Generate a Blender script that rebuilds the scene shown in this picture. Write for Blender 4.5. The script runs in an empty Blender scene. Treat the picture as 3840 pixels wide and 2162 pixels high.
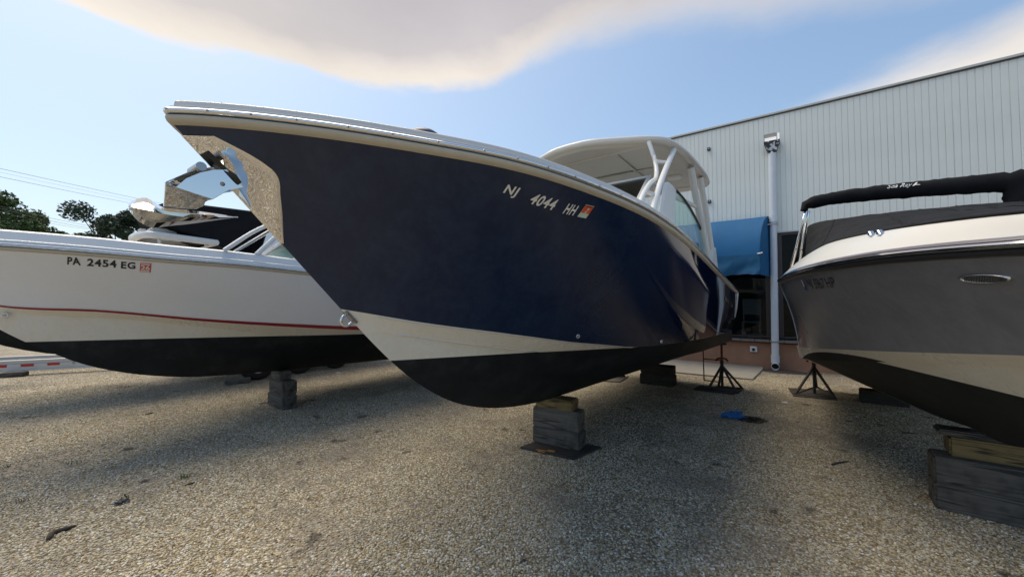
import bpy, bmesh, math, random
import numpy as np
from mathutils import Vector, Matrix, noise as mnoise
from mathutils.bvhtree import BVHTree

random.seed(7); rng = np.random.default_rng(7)
sc = bpy.context.scene
COL = sc.collection

# ------------------------------------------------------------------ camera
CAM_H, PITCH, FPX, IW, IH = 1.6, math.radians(2.0), 1443.0, 3840.0, 2162.0
cd = bpy.data.cameras.new('camera'); cam = bpy.data.objects.new('camera', cd); COL.objects.link(cam)
cam.location = (0, 0, CAM_H); cam.rotation_euler = (math.pi/2 + PITCH, 0, 0)
cd.sensor_fit = 'HORIZONTAL'; cd.sensor_width = 36.0; cd.lens = 36.0*FPX/IW
cd.clip_start = 0.05; cd.clip_end = 3000
sc.camera = cam

# ------------------------------------------------------------------ light
SUN_AZ, SUN_EL = math.radians(-52.0), math.radians(62.0)   # azimuth from +Y, clockwise positive
sun_dir = Vector((math.sin(SUN_AZ)*math.cos(SUN_EL), math.cos(SUN_AZ)*math.cos(SUN_EL), math.sin(SUN_EL)))
sl = bpy.data.lights.new('sun', 'SUN'); so = bpy.data.objects.new('sun', sl); COL.objects.link(so)
sl.energy = 1.5; sl.angle = math.radians(48.0); sl.color = (1.0, 0.86, 0.64)
so.rotation_euler = (-sun_dir).to_track_quat('-Z', 'Y').to_euler(); so.location = (-20, 30, 30)

def nd(nt, typ, **kw):
    n = nt.nodes.new(typ)
    for k, v in kw.items():
        if k.startswith('_'): n.inputs[int(k[1:])].default_value = v
        else: setattr(n, k, v)
    return n

def math_(nt, op, a, b=None, clamp=False):
    n = nt.nodes.new('ShaderNodeMath'); n.operation = op; n.use_clamp = clamp
    for i, x in enumerate((a, b)):
        if x is None: continue
        if isinstance(x, (int, float)): n.inputs[i].default_value = x
        else: nt.links.new(x, n.inputs[i])
    return n.outputs[0]

def smooth(nt, x, lo, hi):
    n = nt.nodes.new('ShaderNodeMapRange'); n.interpolation_type = 'SMOOTHSTEP'
    nt.links.new(x, n.inputs[0]); n.inputs[1].default_value = lo; n.inputs[2].default_value = hi
    return n.outputs[0]

def mixc(nt, f, a, b, typ='MIX'):
    n = nt.nodes.new('ShaderNodeMix'); n.data_type = 'RGBA'; n.blend_type = typ
    for i, x in ((0, f), (6, a), (7, b)):
        if isinstance(x, (int, float)): n.inputs[i].default_value = x
        elif isinstance(x, tuple): n.inputs[i].default_value = (*x[:3], 1)
        else: nt.links.new(x, n.inputs[i])
    return n.outputs[2]

def ramp(nt, fac, stops, interp='LINEAR'):
    n = nt.nodes.new('ShaderNodeValToRGB'); n.color_ramp.interpolation = interp
    el = n.color_ramp.elements
    while len(el) < len(stops): el.new(0.5)
    for e, (p, c) in zip(el, stops): e.position = p; e.color = (*c[:3], 1)
    if fac is not None: nt.links.new(fac, n.inputs[0])
    return n.outputs[0]

world = bpy.data.worlds.new('World'); sc.world = world; world.use_nodes = True
nt = world.node_tree; nt.nodes.clear()
sky = nd(nt, 'ShaderNodeTexSky', sky_type='NISHITA', sun_disc=False, sun_elevation=SUN_EL, sun_rotation=SUN_AZ,
         air_density=1.0, dust_density=2.2, ozone_density=2.0, altitude=0)
tc = nd(nt, 'ShaderNodeTexCoord')
sep = nd(nt, 'ShaderNodeSeparateXYZ'); nt.links.new(tc.outputs['Generated'], sep.inputs[0])
zc = math_(nt, 'MAXIMUM', sep.outputs[2], 0.03)
U = math_(nt, 'DIVIDE', sep.outputs[0], zc); V = math_(nt, 'DIVIDE', sep.outputs[1], zc)
cmb = nd(nt, 'ShaderNodeCombineXYZ'); nt.links.new(U, cmb.inputs[0]); nt.links.new(V, cmb.inputs[1])
# the edge of the cloud deck, as seen on the cloud plane (units of its height)
fc = nd(nt, 'ShaderNodeFloatCurve'); cu = fc.mapping.curves[0]
pts = [(-3.0, 0.9), (-2.0, 1.0), (-1.55, 1.2), (-1.38, 1.42), (-0.95, 1.58), (-0.55, 1.80), (-0.15, 1.76), (0.27, 1.52), (1.1, 1.37), (2.0, 1.15), (3.0, 1.0)]
for i, (a, b) in enumerate(pts):
    x, y = (a+3)/6, b/2
    if i == 0: cu.points[0].location = (x, y)
    elif i == len(pts)-1: cu.points[-1].location = (1.0, y)
    else: cu.points.new(x, y)
fc.mapping.update()
un = math_(nt, 'MULTIPLY_ADD', U, 1/6.0); un.node.inputs[2].default_value = 0.5
nt.links.new(math_(nt, 'MAXIMUM', math_(nt, 'MINIMUM', un, 1.0), 0.0), fc.inputs[1])
edge = math_(nt, 'MULTIPLY', fc.outputs[0], 2.0)
n1 = nd(nt, 'ShaderNodeTexNoise', noise_dimensions='2D'); n1.inputs['Scale'].default_value = 2.6
n1.inputs['Detail'].default_value = 9; n1.inputs['Roughness'].default_value = 0.58
nt.links.new(cmb.outputs[0], n1.inputs['Vector'])
nn = math_(nt, 'MULTIPLY', math_(nt, 'SUBTRACT', n1.outputs[0], 0.5), 0.22)
dist = math_(nt, 'ADD', math_(nt, 'SUBTRACT', edge, V), nn)
wid = smooth(nt, U, -0.6, 1.4)
hiw = math_(nt, 'MULTIPLY_ADD', wid, 0.42); hiw.node.inputs[2].default_value = 0.10
m1 = smooth(nt, math_(nt, 'DIVIDE', math_(nt, 'ADD', dist, 0.03), hiw), 0.0, 1.0)
n2 = nd(nt, 'ShaderNodeTexNoise', noise_dimensions='2D'); n2.inputs['Scale'].default_value = 1.1
n2.inputs['Detail'].default_value = 6; n2.inputs['Roughness'].default_value = 0.6
nt.links.new(cmb.outputs[0], n2.inputs['Vector'])
ub = math_(nt, 'MULTIPLY_ADD', V, -0.36); ub.node.inputs[2].default_value = 2.20
d2 = math_(nt, 'ADD', math_(nt, 'SUBTRACT', U, ub), math_(nt, 'MULTIPLY', math_(nt, 'SUBTRACT', n2.outputs[0], 0.5), 0.5))
m2 = math_(nt, 'MULTIPLY', smooth(nt, d2, -0.1, 0.35), 0.85)
# thin veil low over the horizon
m1 = math_(nt, 'MULTIPLY', m1, smooth(nt, math_(nt, 'ADD', V, math_(nt, 'MULTIPLY', nn, 3.0)), 0.35, 1.05))
mask = math_(nt, 'MAXIMUM', m1, math_(nt, 'MULTIPLY', m2, smooth(nt, V, 0.2, 1.2)))
ccol = ramp(nt, smooth(nt, dist, 0.02, 0.75), [(0.0, (0.42, 0.385, 0.345)), (0.30, (0.28, 0.265, 0.275)), (1.0, (0.225, 0.22, 0.24))])
glow = smooth(nt, U, 0.2, -1.5)
ccol = mixc(nt, math_(nt, 'MULTIPLY', glow, 0.35), ccol, (0.47, 0.43, 0.37))
n3 = nd(nt, 'ShaderNodeTexNoise', noise_dimensions='2D'); n3.inputs['Scale'].default_value = 0.9; n3.inputs['Detail'].default_value = 5
nt.links.new(cmb.outputs[0], n3.inputs['Vector'])
ccol = mixc(nt, 0.5, ccol, ramp(nt, n3.outputs[0], [(0.3, (0.75, 0.75, 0.78)), (0.7, (1.12, 1.1, 1.08))]), 'MULTIPLY')
skyc = mixc(nt, 1.0, sky.outputs[0], (0.098, 0.107, 0.111), 'MULTIPLY')
# thin high haze evens the sky out: s -> 1.28 s / (1 + 1.25 s)
vm = nd(nt, 'ShaderNodeVectorMath', operation='MULTIPLY_ADD'); nt.links.new(skyc, vm.inputs[0]); vm.inputs[1].default_value = (0.75, 0.75, 0.75); vm.inputs[2].default_value = (1, 1, 1)
vm2 = nd(nt, 'ShaderNodeVectorMath', operation='SCALE'); nt.links.new(skyc, vm2.inputs[0]); vm2.inputs['Scale'].default_value = 1.0
vm3 = nd(nt, 'ShaderNodeVectorMath', operation='DIVIDE'); nt.links.new(vm2.outputs[0], vm3.inputs[0]); nt.links.new(vm.outputs[0], vm3.inputs[1])
fin = mixc(nt, mask, vm3.outputs[0], ccol)
bg = nd(nt, 'ShaderNodeBackground'); bg.inputs[1].default_value = 1.0
nt.links.new(fin, bg.inputs[0])
wo = nd(nt, 'ShaderNodeOutputWorld'); nt.links.new(bg.outputs[0], wo.inputs[0])

sc.view_settings.view_transform = 'Standard'; sc.view_settings.look = 'None'
sc.view_settings.exposure = 1.2; sc.view_settings.gamma = 1.0
sc.cycles.max_bounces = 8; sc.cycles.glossy_bounces = 5; sc.cycles.transparent_max_bounces = 12
sc.cycles.caustics_reflective = False; sc.cycles.caustics_refractive = False
sc.cycles.sample_clamp_indirect = 4.0

# ------------------------------------------------------------------ measuring helpers
def ray(px, py):
    x = (px-IW/2)/FPX; y = -(py-IH/2)/FPX
    return np.array([x, math.cos(PITCH)-y*math.sin(PITCH), math.sin(PITCH)+y*math.cos(PITCH)])
def G(px, py, z=0.0):
    d = ray(px, py); k = (z-CAM_H)/d[2]; return Vector((k*d[0], k*d[1], z))
_a = np.array([-1991., FPX*math.cos(PITCH)]); _a /= np.linalg.norm(_a)
W2 = -_a; U2 = np.array([-W2[1], W2[0]])          # W2: along the shed wall, U2: towards the wall
YAW = math.atan2(U2[1], U2[0])
def UW(a, p, z=0.0):                                # a metres towards the wall, p along it
    q = a*U2 + p*W2; return Vector((q[0], q[1], z))

# ------------------------------------------------------------------ materials
MATS = {}
def newmat(name):
    m = bpy.data.materials.new(name); m.use_nodes = True
    return m, m.node_tree, m.node_tree.nodes['Principled BSDF']

def simple(name, col, rough=0.5, metal=0.0, var=0.0, vscale=8.0, bump=0.0, bscale=60.0, coat=0.0, rvar=0.0, spec=None, dirt=None):
    if name in MATS: return MATS[name]
    m, nt, b = newmat(name)
    b.inputs['Base Color'].default_value = (*col, 1); b.inputs['Roughness'].default_value = rough
    b.inputs['Metallic'].default_value = metal
    if coat: b.inputs['Coat Weight'].default_value = coat; b.inputs['Coat Roughness'].default_value = 0.06
    if spec is not None: b.inputs['Specular IOR Level'].default_value = spec
    t = nd(nt, 'ShaderNodeTexCoord')
    if var or rvar or dirt:
        n = nd(nt, 'ShaderNodeTexNoise'); n.inputs['Scale'].default_value = vscale
        n.inputs['Detail'].default_value = 8; n.inputs['Roughness'].default_value = 0.62
        nt.links.new(t.outputs['Object'], n.inputs['Vector'])
        if var:
            lo = tuple(max(0, c*(1-var)) for c in col); hi = tuple(c*(1+var) for c in col)
            c = ramp(nt, n.outputs[0], [(0.28, lo), (0.72, hi)])
            if dirt:
                n4 = nd(nt, 'ShaderNodeTexNoise'); n4.inputs['Scale'].default_value = vscale*0.35; n4.inputs['Detail'].default_value = 9
                n4.inputs['Roughness'].default_value = 0.7
                nt.links.new(t.outputs['Object'], n4.inputs['Vector'])
                c = mixc(nt, math_(nt, 'MULTIPLY', smooth(nt, n4.outputs[0], 0.48, 0.78), dirt[1]), c, dirt[0])
            nt.links.new(c, b.inputs['Base Color'])
        if rvar:
            r = math_(nt, 'MULTIPLY_ADD', n.outputs[0], 2*rvar); r.node.inputs[2].default_value = rough-rvar
            nt.links.new(r, b.inputs['Roughness'])
    if bump:
        n2 = nd(nt, 'ShaderNodeTexNoise'); n2.inputs['Scale'].default_value = bscale; n2.inputs['Detail'].default_value = 6
        nt.links.new(t.outputs['Object'], n2.inputs['Vector'])
        bp = nd(nt, 'ShaderNodeBump'); bp.inputs['Strength'].default_value = bump; bp.inputs['Distance'].default_value = 0.01
        nt.links.new(n2.outputs[0], bp.inputs['Height']); nt.links.new(bp.outputs[0], b.inputs['Normal'])
    MATS[name] = m; return m

def wood(name, c1, c2, axis=0, dark=(0.02, 0.018, 0.016), stain=0.6):
    if name in MATS: return MATS[name]
    m, nt, b = newmat(name)
    t = nd(nt, 'ShaderNodeTexCoord'); mp = nd(nt, 'ShaderNodeMapping')
    s = [13, 13, 13]; s[axis] = 1.4; mp.inputs['Scale'].default_value = s
    nt.links.new(t.outputs['Object'], mp.inputs[0])
    n = nd(nt, 'ShaderNodeTexNoise'); n.inputs['Scale'].default_value = 1.6; n.inputs['Detail'].default_value = 10; n.inputs['Roughness'].default_value = 0.68
    nt.links.new(mp.outputs[0], n.inputs['Vector'])
    c = ramp(nt, n.outputs[0], [(0.25, c1), (0.75, c2)])
    n2 = nd(nt, 'ShaderNodeTexNoise'); n2.inputs['Scale'].default_value = 7; n2.inputs['Detail'].default_value = 7
    nt.links.new(t.outputs['Object'], n2.inputs['Vector'])
    c = mixc(nt, math_(nt, 'MULTIPLY', smooth(nt, n2.outputs[0], 0.45, 0.7), stain), c, dark)
    # drying cracks run with the grain
    mp2 = nd(nt, 'ShaderNodeMapping'); s2 = [14, 14, 14]; s2[axis] = 0.5; mp2.inputs['Scale'].default_value = s2
    nt.links.new(t.outputs['Object'], mp2.inputs[0])
    v = nd(nt, 'ShaderNodeTexNoise'); v.inputs['Scale'].default_value = 0.9; v.inputs['Detail'].default_value = 3
    nt.links.new(mp2.outputs[0], v.inputs['Vector'])
    cr = smooth(nt, math_(nt, 'ABSOLUTE', math_(nt, 'SUBTRACT', v.outputs[0], 0.5)), 0.022, 0.0)
    c = mixc(nt, math_(nt, 'MULTIPLY', cr, 0.8), c, (0.006, 0.005, 0.005))
    nt.links.new(c, b.inputs['Base Color']); b.inputs['Roughness'].default_value = 0.85
    h = math_(nt, 'SUBTRACT', n.outputs[0], math_(nt, 'MULTIPLY', cr, 0.8))
    bp = nd(nt, 'ShaderNodeBump'); bp.inputs['Strength'].default_value = 0.5; bp.inputs['Distance'].default_value = 0.01
    nt.links.new(h, bp.inputs['Height']); nt.links.new(bp.outputs[0], b.inputs['Normal'])
    MATS[name] = m; return m

def gelcoat(name, col, rough, haze_col=None, haze=0.0, hscale=2.5, hrough=0.38, front=None, streak=True, orange=0.012):
    """glossy gel coat; haze = chalky oxidised mottling that dulls the gloss, stronger towards the bow (front = s range)"""
    m, nt, b = newmat(name)
    t = nd(nt, 'ShaderNodeTexCoord')
    b.inputs['Base Color'].default_value = (*col, 1); b.inputs['Roughness'].default_value = rough
    b.inputs['Specular IOR Level'].default_value = 0.5
    if haze:
        n = nd(nt, 'ShaderNodeTexNoise'); n.inputs['Scale'].default_value = hscale; n.inputs['Detail'].default_value = 12; n.inputs['Roughness'].default_value = 0.72
        n.inputs['Distortion'].default_value = 0.4
        nt.links.new(t.outputs['Object'], n.inputs['Vector'])
        mp = nd(nt, 'ShaderNodeMapping'); mp.inputs['Scale'].default_value = (26, 26, 3.0)
        nt.links.new(t.outputs['Object'], mp.inputs[0])
        n2 = nd(nt, 'ShaderNodeTexNoise'); n2.inputs['Scale'].default_value = 1.0; n2.inputs['Detail'].default_value = 5
        nt.links.new(mp.outputs[0], n2.inputs['Vector'])
        f = smooth(nt, math_(nt, 'ADD', math_(nt, 'MULTIPLY', n.outputs[0], 0.75), math_(nt, 'MULTIPLY', n2.outputs[0], 0.25)), 0.36, 0.66)
        sp = nd(nt, 'ShaderNodeSeparateXYZ'); nt.links.new(t.outputs['Object'], sp.inputs[0])
        if front:
            k = smooth(nt, sp.outputs[0], front[1], front[0])
        else: k = None
        amt = math_(nt, 'MULTIPLY', f, haze)
        if k is not None: amt = math_(nt, 'MULTIPLY', amt, k)
        nt.links.new(mixc(nt, amt, tuple(col), haze_col), b.inputs['Base Color'])
        rr = math_(nt, 'MULTIPLY_ADD', (k if k is not None else f), hrough-rough); rr.node.inputs[2].default_value = rough
        nt.links.new(rr, b.inputs['Roughness'])
    n3 = nd(nt, 'ShaderNodeTexNoise'); n3.inputs['Scale'].default_value = 3.5; n3.inputs['Detail'].default_value = 2
    nt.links.new(t.outputs['Object'], n3.inputs['Vector'])
    bp = nd(nt, 'ShaderNodeBump'); bp.inputs['Strength'].default_value = 0.25; bp.inputs['Distance'].default_value = orange
    nt.links.new(n3.outputs[0], bp.inputs['Height']); nt.links.new(bp.outputs[0], b.inputs['Normal'])
    MATS[name] = m; return m

M_navy = gelcoat('navy_gelcoat', (0.0042, 0.013, 0.047), 0.045, (0.018, 0.036, 0.080), 0.65, front=(-1.5, 0.3), hrough=0.22, hscale=4.5, orange=0.004)
M_whiteg = gelcoat('white_gelcoat', (0.78, 0.80, 0.84), 0.14, (0.74, 0.75, 0.77), 0.5, hscale=1.5, hrough=0.24)
M_cream = gelcoat('cream_gelcoat', (0.78, 0.76, 0.70), 0.25, (0.70, 0.64, 0.52), 0.6, hscale=2.2, hrough=0.35)
M_capw = gelcoat('cap_gelcoat', (0.66, 0.65, 0.63), 0.22)
M_grey = gelcoat('graphite_gelcoat', (0.165, 0.170, 0.200), 0.06, (0.245, 0.250, 0.280), 0.6, hscale=5.0, front=(-0.2, 1.3), hrough=0.36, orange=0.004)
M_bottom = simple('antifouling', (0.0095, 0.0125, 0.017), 0.62, spec=0.25, var=0.45, vscale=5, bump=0.15, bscale=120, dirt=((0.06, 0.066, 0.072), 0.55))
M_red = simple('stripe_red', (0.27, 0.012, 0.022), 0.3)
M_vinyl = simple('rail_vinyl', (0.50, 0.45, 0.36), 0.5, var=0.06, vscale=20)
M_blackv = simple('black_rubber', (0.012, 0.012, 0.014), 0.35)
M_steel = simple('stainless', (0.72, 0.72, 0.72), 0.05, 1.0)
M_polish = simple('polished_steel', (0.74, 0.73, 0.71), 0.02, 1.0, bump=0.004, bscale=9)
M_dsteel = simple('dull_steel', (0.35, 0.35, 0.36), 0.3, 1.0)
M_wpaint = simple('white_powdercoat', (0.74, 0.74, 0.73), 0.28)
M_glass = None
def glassmat(name, tint, alpha):
    m, nt, b = newmat(name)
    nt.nodes.remove(b)
    g = nd(nt, 'ShaderNodeBsdfGlossy'); g.inputs['Roughness'].default_value = 0.0
    tr = nd(nt, 'ShaderNodeBsdfTransparent'); tr.inputs[0].default_value = (*tint, 1)
    fr = nd(nt, 'ShaderNodeFresnel'); fr.inputs[0].default_value = 1.5
    mx = nd(nt, 'ShaderNodeMixShader')
    nt.links.new(math_(nt, 'ADD', fr.outputs[0], alpha), mx.inputs[0])
    nt.links.new(tr.outputs[0], mx.inputs[1]); nt.links.new(g.outputs[0], mx.inputs[2])
    nt.links.new(mx.outputs[0], nt.nodes['Material Output'].inputs[0]); MATS[name] = m; return m
M_glass = glassmat('tinted_glass', (0.62, 0.86, 0.80), 0.02)
M_pane = glassmat('window_glass', (0.62, 0.66, 0.68), 0.0)
[setattr(n_.inputs[0], 'default_value', 1.22) for n_ in M_pane.node_tree.nodes if n_.type == 'FRESNEL']
M_canvas = simple('black_canvas', (0.0085, 0.0092, 0.012), 0.85, var=0.3, vscale=6, bump=0.3, bscale=16, spec=0.18)
M_awn = simple('awning_canvas', (0.004, 0.105, 0.26), 0.75, var=0.10, vscale=3, bump=0.12, bscale=9)
M_awnv = simple('awning_valance', (0.004, 0.082, 0.19), 0.78, var=0.15, vscale=5, bump=0.15, bscale=14, dirt=((0.12, 0.16, 0.2), 0.35))
M_siding = simple('siding_steel', (0.725, 0.755, 0.73), 0.42, var=0.05, vscale=0.9, dirt=((0.60, 0.60, 0.54), 0.4))
M_trim = simple('siding_trim', (0.52, 0.54, 0.53), 0.4)
M_stucco = simple('stucco', (0.36, 0.195, 0.125), 0.88, var=0.14, vscale=3.0, bump=0.35, bscale=45, dirt=((0.20, 0.14, 0.11), 0.55))
M_sill = simple('sill_brick', (0.20, 0.17, 0.155), 0.8, var=0.25, vscale=9, bump=0.2)
M_bronze = simple('bronze_frame', (0.045, 0.035, 0.035), 0.4)
M_conc = simple('concrete', (0.25, 0.235, 0.21), 0.85, var=0.12, vscale=2.5, bump=0.15, bscale=60, dirt=((0.2, 0.18, 0.15), 0.4))
M_pvc = simple('painted_pipe', (0.62, 0.66, 0.72), 0.4, var=0.05, vscale=5)
M_jack = simple('jack_steel', (0.028, 0.026, 0.026), 0.65, var=0.4, vscale=18, dirt=((0.10, 0.035, 0.015), 0.6))
M_rust = simple('rusty_screw', (0.16, 0.045, 0.022), 0.7, var=0.4, vscale=25)
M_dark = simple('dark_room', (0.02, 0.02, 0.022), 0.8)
M_alu = simple('trailer_aluminium', (0.60, 0.60, 0.62), 0.38, 0.55, var=0.06, vscale=6)
M_tapeR = simple('tape_red', (0.50, 0.02, 0.02), 0.35)
M_tapeW = simple('tape_white', (0.62, 0.62, 0.64), 0.35)
M_tyre = simple('tyre_rubber', (0.012, 0.012, 0.012), 0.75, bump=0.2, bscale=50)
M_weath = wood('weathered_timber', (0.06, 0.053, 0.047), (0.155, 0.14, 0.125))
M_weath2 = wood('grey_timber', (0.075, 0.068, 0.06), (0.19, 0.175, 0.155), stain=0.35)
M_pine = wood('pressure_treated_pine', (0.17, 0.115, 0.045), (0.30, 0.225, 0.105), dark=(0.07, 0.055, 0.03), stain=0.35)
M_oily_shaded = wood('oily_shaded_wood', (0.025, 0.022, 0.02), (0.06, 0.053, 0.047))
M_bark = simple('tree_bark', (0.06, 0.045, 0.033), 0.9, var=0.3, bump=0.5)
M_char = simple('letter_black', (0.015, 0.015, 0.017), 0.4)
M_lett = simple('letter_silver', (0.74, 0.73, 0.70), 0.4)

# ------------------------------------------------------------------ scene helpers
def tag(o, label=None, cat=None, group=None, kind=None):
    if label: o['label'] = label
    if cat: o['category'] = cat
    if group: o['group'] = group
    if kind: o['kind'] = kind
    return o
def thing(name, label, cat, loc=(0, 0, 0), rz=0.0, group=None):
    o = bpy.data.objects.new(name, None); COL.objects.link(o); o.empty_display_size = 0.1
    o.location = loc; o.rotation_euler = (0, 0, rz); return tag(o, label, cat, group)

class MB:
    def __init__(s): s.v = []; s.f = []; s.mi = []
    def add(s, vs, fs):
        n = len(s.v); s.v += [tuple(v) for v in vs]; s.f += [tuple(i+n for i in f) for f in fs]; return s
    def grid(s, rows, close=False):
        n = len(s.v); nu = len(rows); nv = len(rows[0])
        for r in rows: s.v += [tuple(p) for p in r]
        for i in range(nu-1):
            for j in range(nv-1 + (1 if close else 0)):
                a = n+i*nv+j; b = n+i*nv+(j+1) % nv
                s.f.append((a, b, b+nv, a+nv))
        return s
    def box(s, c, d, R=None):
        x, y, z = (k/2 for k in d); vs = []
        for q in ((-x, -y, -z), (x, -y, -z), (x, y, -z), (-x, y, -z), (-x, -y, z), (x, -y, z), (x, y, z), (-x, y, z)):
            p = Vector(q)
            if R is not None: p = R @ p
            vs.append(p+Vector(c))
        return s.add(vs, [(0, 3, 2, 1), (4, 5, 6, 7), (0, 1, 5, 4), (1, 2, 6, 5), (2, 3, 7, 6), (3, 0, 4, 7)])
    def tube(s, path, r, n=12, caps=True, sq=None):
        P = [Vector(p) for p in path]; rr = r if isinstance(r, (list, tuple)) else [r]*len(P); rows = []
        up = Vector((0.13, 0.21, 0.97))
        for i, p in enumerate(P):
            t = (P[min(i+1, len(P)-1)]-P[max(i-1, 0)]).normalized()
            a = t.cross(up)
            if a.length < 0.05: a = t.cross(Vector((1, 0, 0)))
            a.normalize(); b = a.cross(t).normalized()
            k = sq or (1, 1)
            rows.append([p+rr[i]*(k[0]*a*math.cos(2*math.pi*j/n)+k[1]*b*math.sin(2*math.pi*j/n)) for j in range(n)])
        s0 = len(s.v); s.grid(rows, True)
        if caps:
            s.f.append(tuple(range(s0+n-1, s0-1, -1))); e = s0+n*(len(P)-1); s.f.append(tuple(range(e, e+n)))
        return s
    def lathe(s, prof, c=(0, 0, 0), n=24, R=None):
        rows = []
        for (r, z) in prof:
            row = []
            for j in range(n):
                a = 2*math.pi*j/n; p = Vector((r*math.cos(a), r*math.sin(a), z))
                if R is not None: p = R @ p
                row.append(p+Vector(c))
            rows.append(row)
        return s.grid(rows, True)
    def poly(s, pts, thick):
        """planar polygon extruded by the vector thick"""
        n = len(pts); A = [Vector(p) for p in pts]; B = [p+Vector(thick) for p in A]
        return s.add(A+B, [tuple(range(n-1, -1, -1)), tuple(range(n, 2*n))] + [(i, (i+1) % n, (i+1) % n+n, i+n) for i in range(n)])
    def build(s, name, m, parent=None, smooth=False, bevel=0.0, kind=None, seg=1, angle=None):
        me = bpy.data.meshes.new(name); me.from_pydata(s.v, [], s.f); me.validate()
        bm = bmesh.new(); bm.from_mesh(me)
        bmesh.ops.recalc_face_normals(bm, faces=bm.faces)
        if bevel:
            bmesh.ops.bevel(bm, geom=[e for e in bm.edges if e.is_manifold and e.calc_face_angle(0) > 0.5], offset=bevel, segments=seg, affect='EDGES', clamp_overlap=True)
        bm.to_mesh(me); bm.free()
        if smooth:
            for p in me.polygons: p.use_smooth = True
            if angle is not None:
                try: me.set_sharp_from_angle(angle=angle)
                except Exception: pass
        me.materials.append(m)
        o = bpy.data.objects.new(name, me); COL.objects.link(o)
        if parent: o.parent = parent
        if kind: o['kind'] = kind
        return o

def catmull(P, n, gamma=1.0):
    """resample control points to n points, evenly along the chord length (gamma > 1 packs the start)"""
    P = np.array(P, float); d = np.r_[0, np.cumsum(np.linalg.norm(np.diff(P, axis=0), axis=1))]; d /= d[-1]
    m = np.zeros_like(P)
    sl_ = np.diff(P, axis=0)/np.diff(d)[:, None]
    for i in range(1, len(P)-1):
        h0, h1 = d[i]-d[i-1], d[i+1]-d[i]; m[i] = (sl_[i-1]*h1+sl_[i]*h0)/(h0+h1)
    m[0] = sl_[0]; m[-1] = sl_[-1]
    out = []
    for x in np.linspace(0, 1, n)**gamma:
        i = min(max(np.searchsorted(d, x)-1, 0), len(P)-2); h = d[i+1]-d[i]; t = (x-d[i])/h
        out.append((2*t**3-3*t**2+1)*P[i]+(t**3-2*t**2+t)*h*m[i]+(-2*t**3+3*t**2)*P[i+1]+(t**3-t**2)*h*m[i+1])
    return np.array(out)

class Boat:
    """local axes: x = s (aft from the reference point), y = -t (t towards +W2), z up"""
    def __init__(b, P, root, side):
        b.P = np.array(P, float); b.root = root; b.side = side
        b.Mw = Matrix.Translation((b.P[0], b.P[1], 0)) @ Matrix.Rotation(YAW, 4, 'Z')
        b.Mi = b.Mw.inverted()
    def lp(b, s, t, z): return Vector((s, -t, z))
    def hit(b, px, py):
        o = b.Mi @ Vector((0, 0, CAM_H)); d = (b.Mi.to_3x3() @ Vector(ray(px, py))).normalized()
        for bv in b.bvhs:
            r = bv.ray_cast(o, d)
            if r[0] is not None: return r[0], (r[1] if r[1].dot(d) < 0 else -r[1])
        return None, None
    def on_t(b, px, py, t):
        o = b.Mi @ Vector((0, 0, CAM_H)); d = b.Mi.to_3x3() @ Vector(ray(px, py)); k = (-t-o.y)/d.y; return o+k*d
    def on_s(b, px, py, s):
        o = b.Mi @ Vector((0, 0, CAM_H)); d = b.Mi.to_3x3() @ Vector(ray(px, py)); k = (s-o.x)/d.x; return o+k*d
    def on_z(b, px, py, z):
        o = b.Mi @ Vector((0, 0, CAM_H)); d = b.Mi.to_3x3() @ Vector(ray(px, py)); k = (z-o.z)/d.z; return o+k*d

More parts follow.
